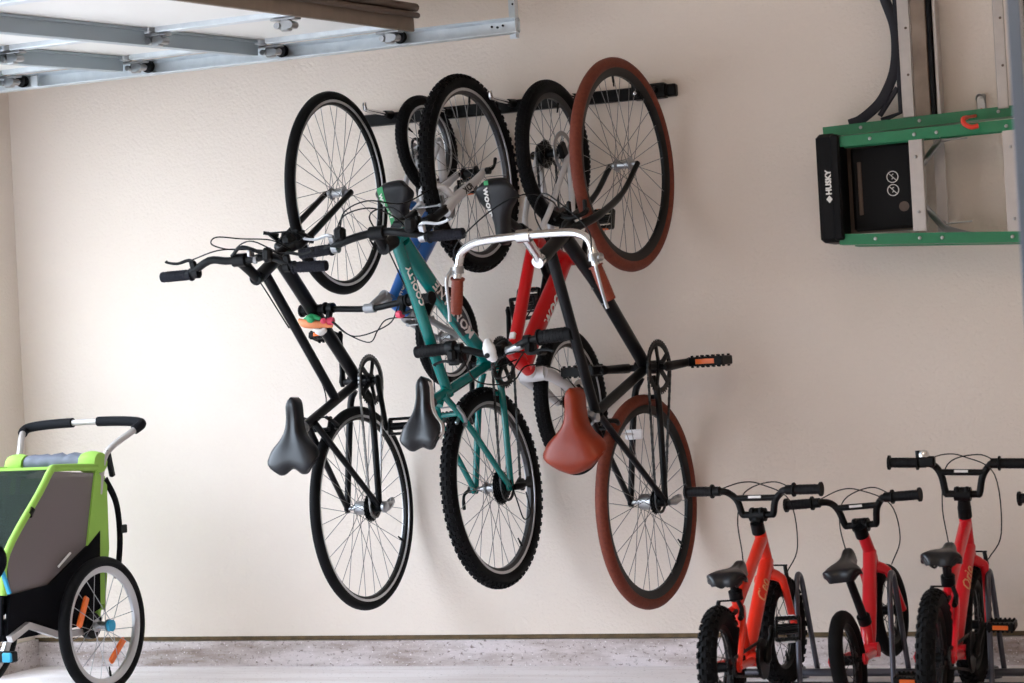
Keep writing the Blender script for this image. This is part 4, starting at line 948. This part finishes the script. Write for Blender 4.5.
tc_ = MB().box(ll(-1.640, -.20, 1.548), (.068, .16, .345), bev=.012).box(ll(-1.612, -.235, 1.548), (.03, .10, .335), bev=.006).build('top_cap', 'plastic_black', LD)
fn = on_plane(ll(-1.636, -.2815, 1.545), (0, 0, 1), (-1, 0, 0))
text_mb('HUSKY', .0245, on_plane(ll(-1.636, -.2815, 1.565), (0, 0, 1), (-1, 0, 0)), bold=.0012, depth=.0012).build('lettering', 'text_white', tc_)
MB().prism([ll(-1.636, -.2815, 1.500), ll(-1.626, -.2815, 1.512), ll(-1.636, -.2815, 1.524), ll(-1.646, -.2815, 1.512)], (0, 1, 0), .0024).build('emblem', 'text_white', tc_)
for x, zt, zb, w_ in ((-1.359, 1.684, 1.392, .038), (-1.066, 1.690, 1.348, .042), (-.76, 1.69, 1.33, .042)):
    g = MB().box(ll(x, -.262, (zt+zb)/2), (w_, .004, zt-zb)).box(ll(x-w_/2, -.225, (zt+zb)/2), (.004, .075, zt-zb)).box(ll(x+w_/2, -.245, (zt+zb)/2), (.004, .035, zt-zb))
    st = g.build('step', 'aluminum', LD)
    g = MB()
    for z in (zt-.06, zb+.06): g.lathe(ll(x, -.266, z), (0, -1, 0), [(.001, 0), (.005, 0), (.004, .003), (.001, .004)], 10)
    g.build('rivet', 'steel', st)
for x in (-1.315, -.80):
    MB().box(ll(x, -.105, 1.54), (.034, .006, .32)).box(ll(x, -.085, 1.54), (.006, .04, .32)).build('rear_brace', 'aluminum', LD)
MB().box(ll(-1.50, -.13, 1.55), (.22, .012, .29), bev=.004).build('back_panel', 'seal_rubber', LD)
g = MB(); g.box(ll(-1.487, -.175, 1.545), (.195, .02, .272), bev=.010); sh = g.build('paint_shelf', 'plastic_black', LD)
MB().box(ll(-1.557, -.187, 1.545), (.013, .006, .17), bev=.002).build('shelf_slot', 'seal_rubber', sh)
for z in (1.574, 1.532):
    g = MB().lathe(ll(-1.452, -.187, z), (0, 1, 0), [(.019, -.0012), (.019, .0012), (.0165, .0012), (.0165, -.0012)], 30, loop=True)
    g.tube([ll(-1.464, -.187, z+.012), ll(-1.44, -.187, z-.012)], .0014, 6)
    g.tube([ll(-1.457, -.187, z+.004), ll(-1.449, -.187, z+.009)], .0012, 5); g.tube([ll(-1.455, -.187, z-.007), ll(-1.449, -.187, z-.003)], .0012, 5)
    g.build('warning_mark', 'text_white', sh)
g = MB().lathe(ll(-1.42, -.1865, 1.478), (0, 1, 0), [(.001, -.001), (.016, -.001), (.016, .001), (.001, .001)], 20).build('shelf_cup', 'seal_rubber', sh)
for za, zb in ((1.675, 1.60), (1.40, 1.47)):
    g = MB().tube([ll(-1.345, -.24, zb), ll(-1.30, -.18, za), ll(-1.22, -.11, za+(za-zb)*.4)], .011, 8, flat=((0, 1, 0), .5)).tube([ll(-1.29, -.22, za+(.01 if za > 1.5 else .02)), ll(-1.28, -.24, za-(.004 if za > 1.5 else -.01)), ll(-1.20, -.24, za-(.004 if za > 1.5 else -.012))], .0028, 6)
    g.build('spreader', 'steel', LD)
for x in (-1.50, -1.36, -1.29, -1.075):
    for xx, y_, zz in ((x, -.268, 1.694), (x, -.268, 1.384-(x+1.6)*.058)):
        MB().lathe(ll(xx, y_, zz), (0, -1, 0), [(.001, 0), (.006, 0), (.005, .003), (.001, .004)], 10).build('rivet', 'steel', LD)
for x in (-1.56, -1.37, -1.12): MB().lathe(ll(x, -.118, 1.744+(x+1.68)*.023), (0, -1, 0), [(.001, 0), (.006, 0), (.005, .003), (.001, .004)], 10).build('rivet', 'steel', LD)
for hx, nm in ((-1.19, 'left'), (-.66, 'right')):
    hk = empty('utility_hook', MX.Translation((hx, 0, 1.73))); tag(hk, 'red vinyl-coated wall hook gripping the green ladder rail' if nm == 'left' else 'red vinyl-coated wall hook holding the ladder beyond the right edge', 'hook')
    MB().box((0, -.006, .07), (.03, .01, .06), bev=.003).lathe((0, -.012, .09), (0, 1, 0), [(.001, -.003), (.006, -.002), (.006, .002)], 10).build('plate', 'steel', hk)
    MB().tube(spline([(0, -.01, .05), (0, -.05, .03), (-.01, -.24, .004), (-.012, -.285, -.005), (-.008, -.295, -.02), (.012, -.295, -.032), (.035, -.293, -.030)], 6), [.005]*12+[.0075]*25, 10).build('hook_arm', 'vinyl_red', hk)

# ---------------------------------------------------------------- tall boards and black curved piece behind the ladder
FB = empty('folding_table', MX.Translation((-1.25, 0, 2.1))); tag(FB, 'tall folded frame with pale metal strips and a brown board standing above the ladder', 'folded table')
def fl(x, y, z): return (x+1.25, y, z-2.1)
ZT = 2.68
for x, w_ in ((-1.403, .038), (-1.104, .034)):
    s1 = MB().box(fl(x, -.115, (1.765+ZT)/2), (w_, .012, ZT-1.765), bev=.002).build('metal_strip', 'aluminum', FB)
    g = MB()
    for z in (1.90, 2.05, 2.3, 2.5): g.lathe(fl(x+.006, -.122, z), (0, -1, 0), [(.001, 0), (.0045, 0), (.004, .002), (.001, .003)], 8)
    g.build('screw', 'seal_rubber', s1)
MB().box(fl(-1.358, -.09, (1.765+ZT)/2), (.048, .05, ZT-1.765), bev=.002).build('board', 'wood_board', FB)
MB().box(fl(-1.325, -.085, (1.765+ZT)/2), (.014, .05, ZT-1.765), bev=.002).build('edge_band', 'plastic_black', FB)
MB().box(fl(-1.309, -.07, (1.765+ZT)/2), (.012, .06, ZT-1.765), bev=.002).build('edge_strip', 'aluminum', FB)
MB().box(fl(-1.25, -.08, ZT-.02), (.34, .03, .04), bev=.003).build('cross_bar', 'aluminum', FB)
CV = empty('curved_bracket', MX.Translation((-1.45, -.10, 1.95))); tag(CV, 'dark grey curved plastic arm with a brace behind the pale metal strip', 'bracket')
arc = [(-1.515, 2.36), (-1.487, 2.24), (-1.462, 2.15), (-1.438, 2.07), (-1.434, 2.0), (-1.443, 1.93), (-1.464, 1.875), (-1.50, 1.82), (-1.56, 1.775), (-1.60, 1.762)]
MB().tube(spline([(x+1.45, 0, z-1.95) for x, z in arc], 5), .0165, 10, flat=((0, 1, 0), .6)).build('arm', 'hoop_plastic', CV)
MB().tube([(-.05, 0, -.17), (.012, 0, -.085)], .009, 8).tube([(-.045, 0, -.185), (.02, 0, -.165), (.02, 0, .3)], .009, 8).build('brace', 'hoop_plastic', CV)
hk = MB().tube(spline([(-1.195, -.003, 1.80), (-1.205, -.012, 1.815), (-1.195, -.02, 1.828), (-1.18, -.02, 1.82), (-1.178, -.01, 1.80)], 5), .0025, 6).lathe((-1.192, -.004, 1.812), (0, 1, 0), [(.001, -.004), (.006, -.003), (.006, .003)], 10).build('screw_hook', 'steel')
tag(hk, 'small wire screw hook in the wall just above the green ladder rail', 'hook')
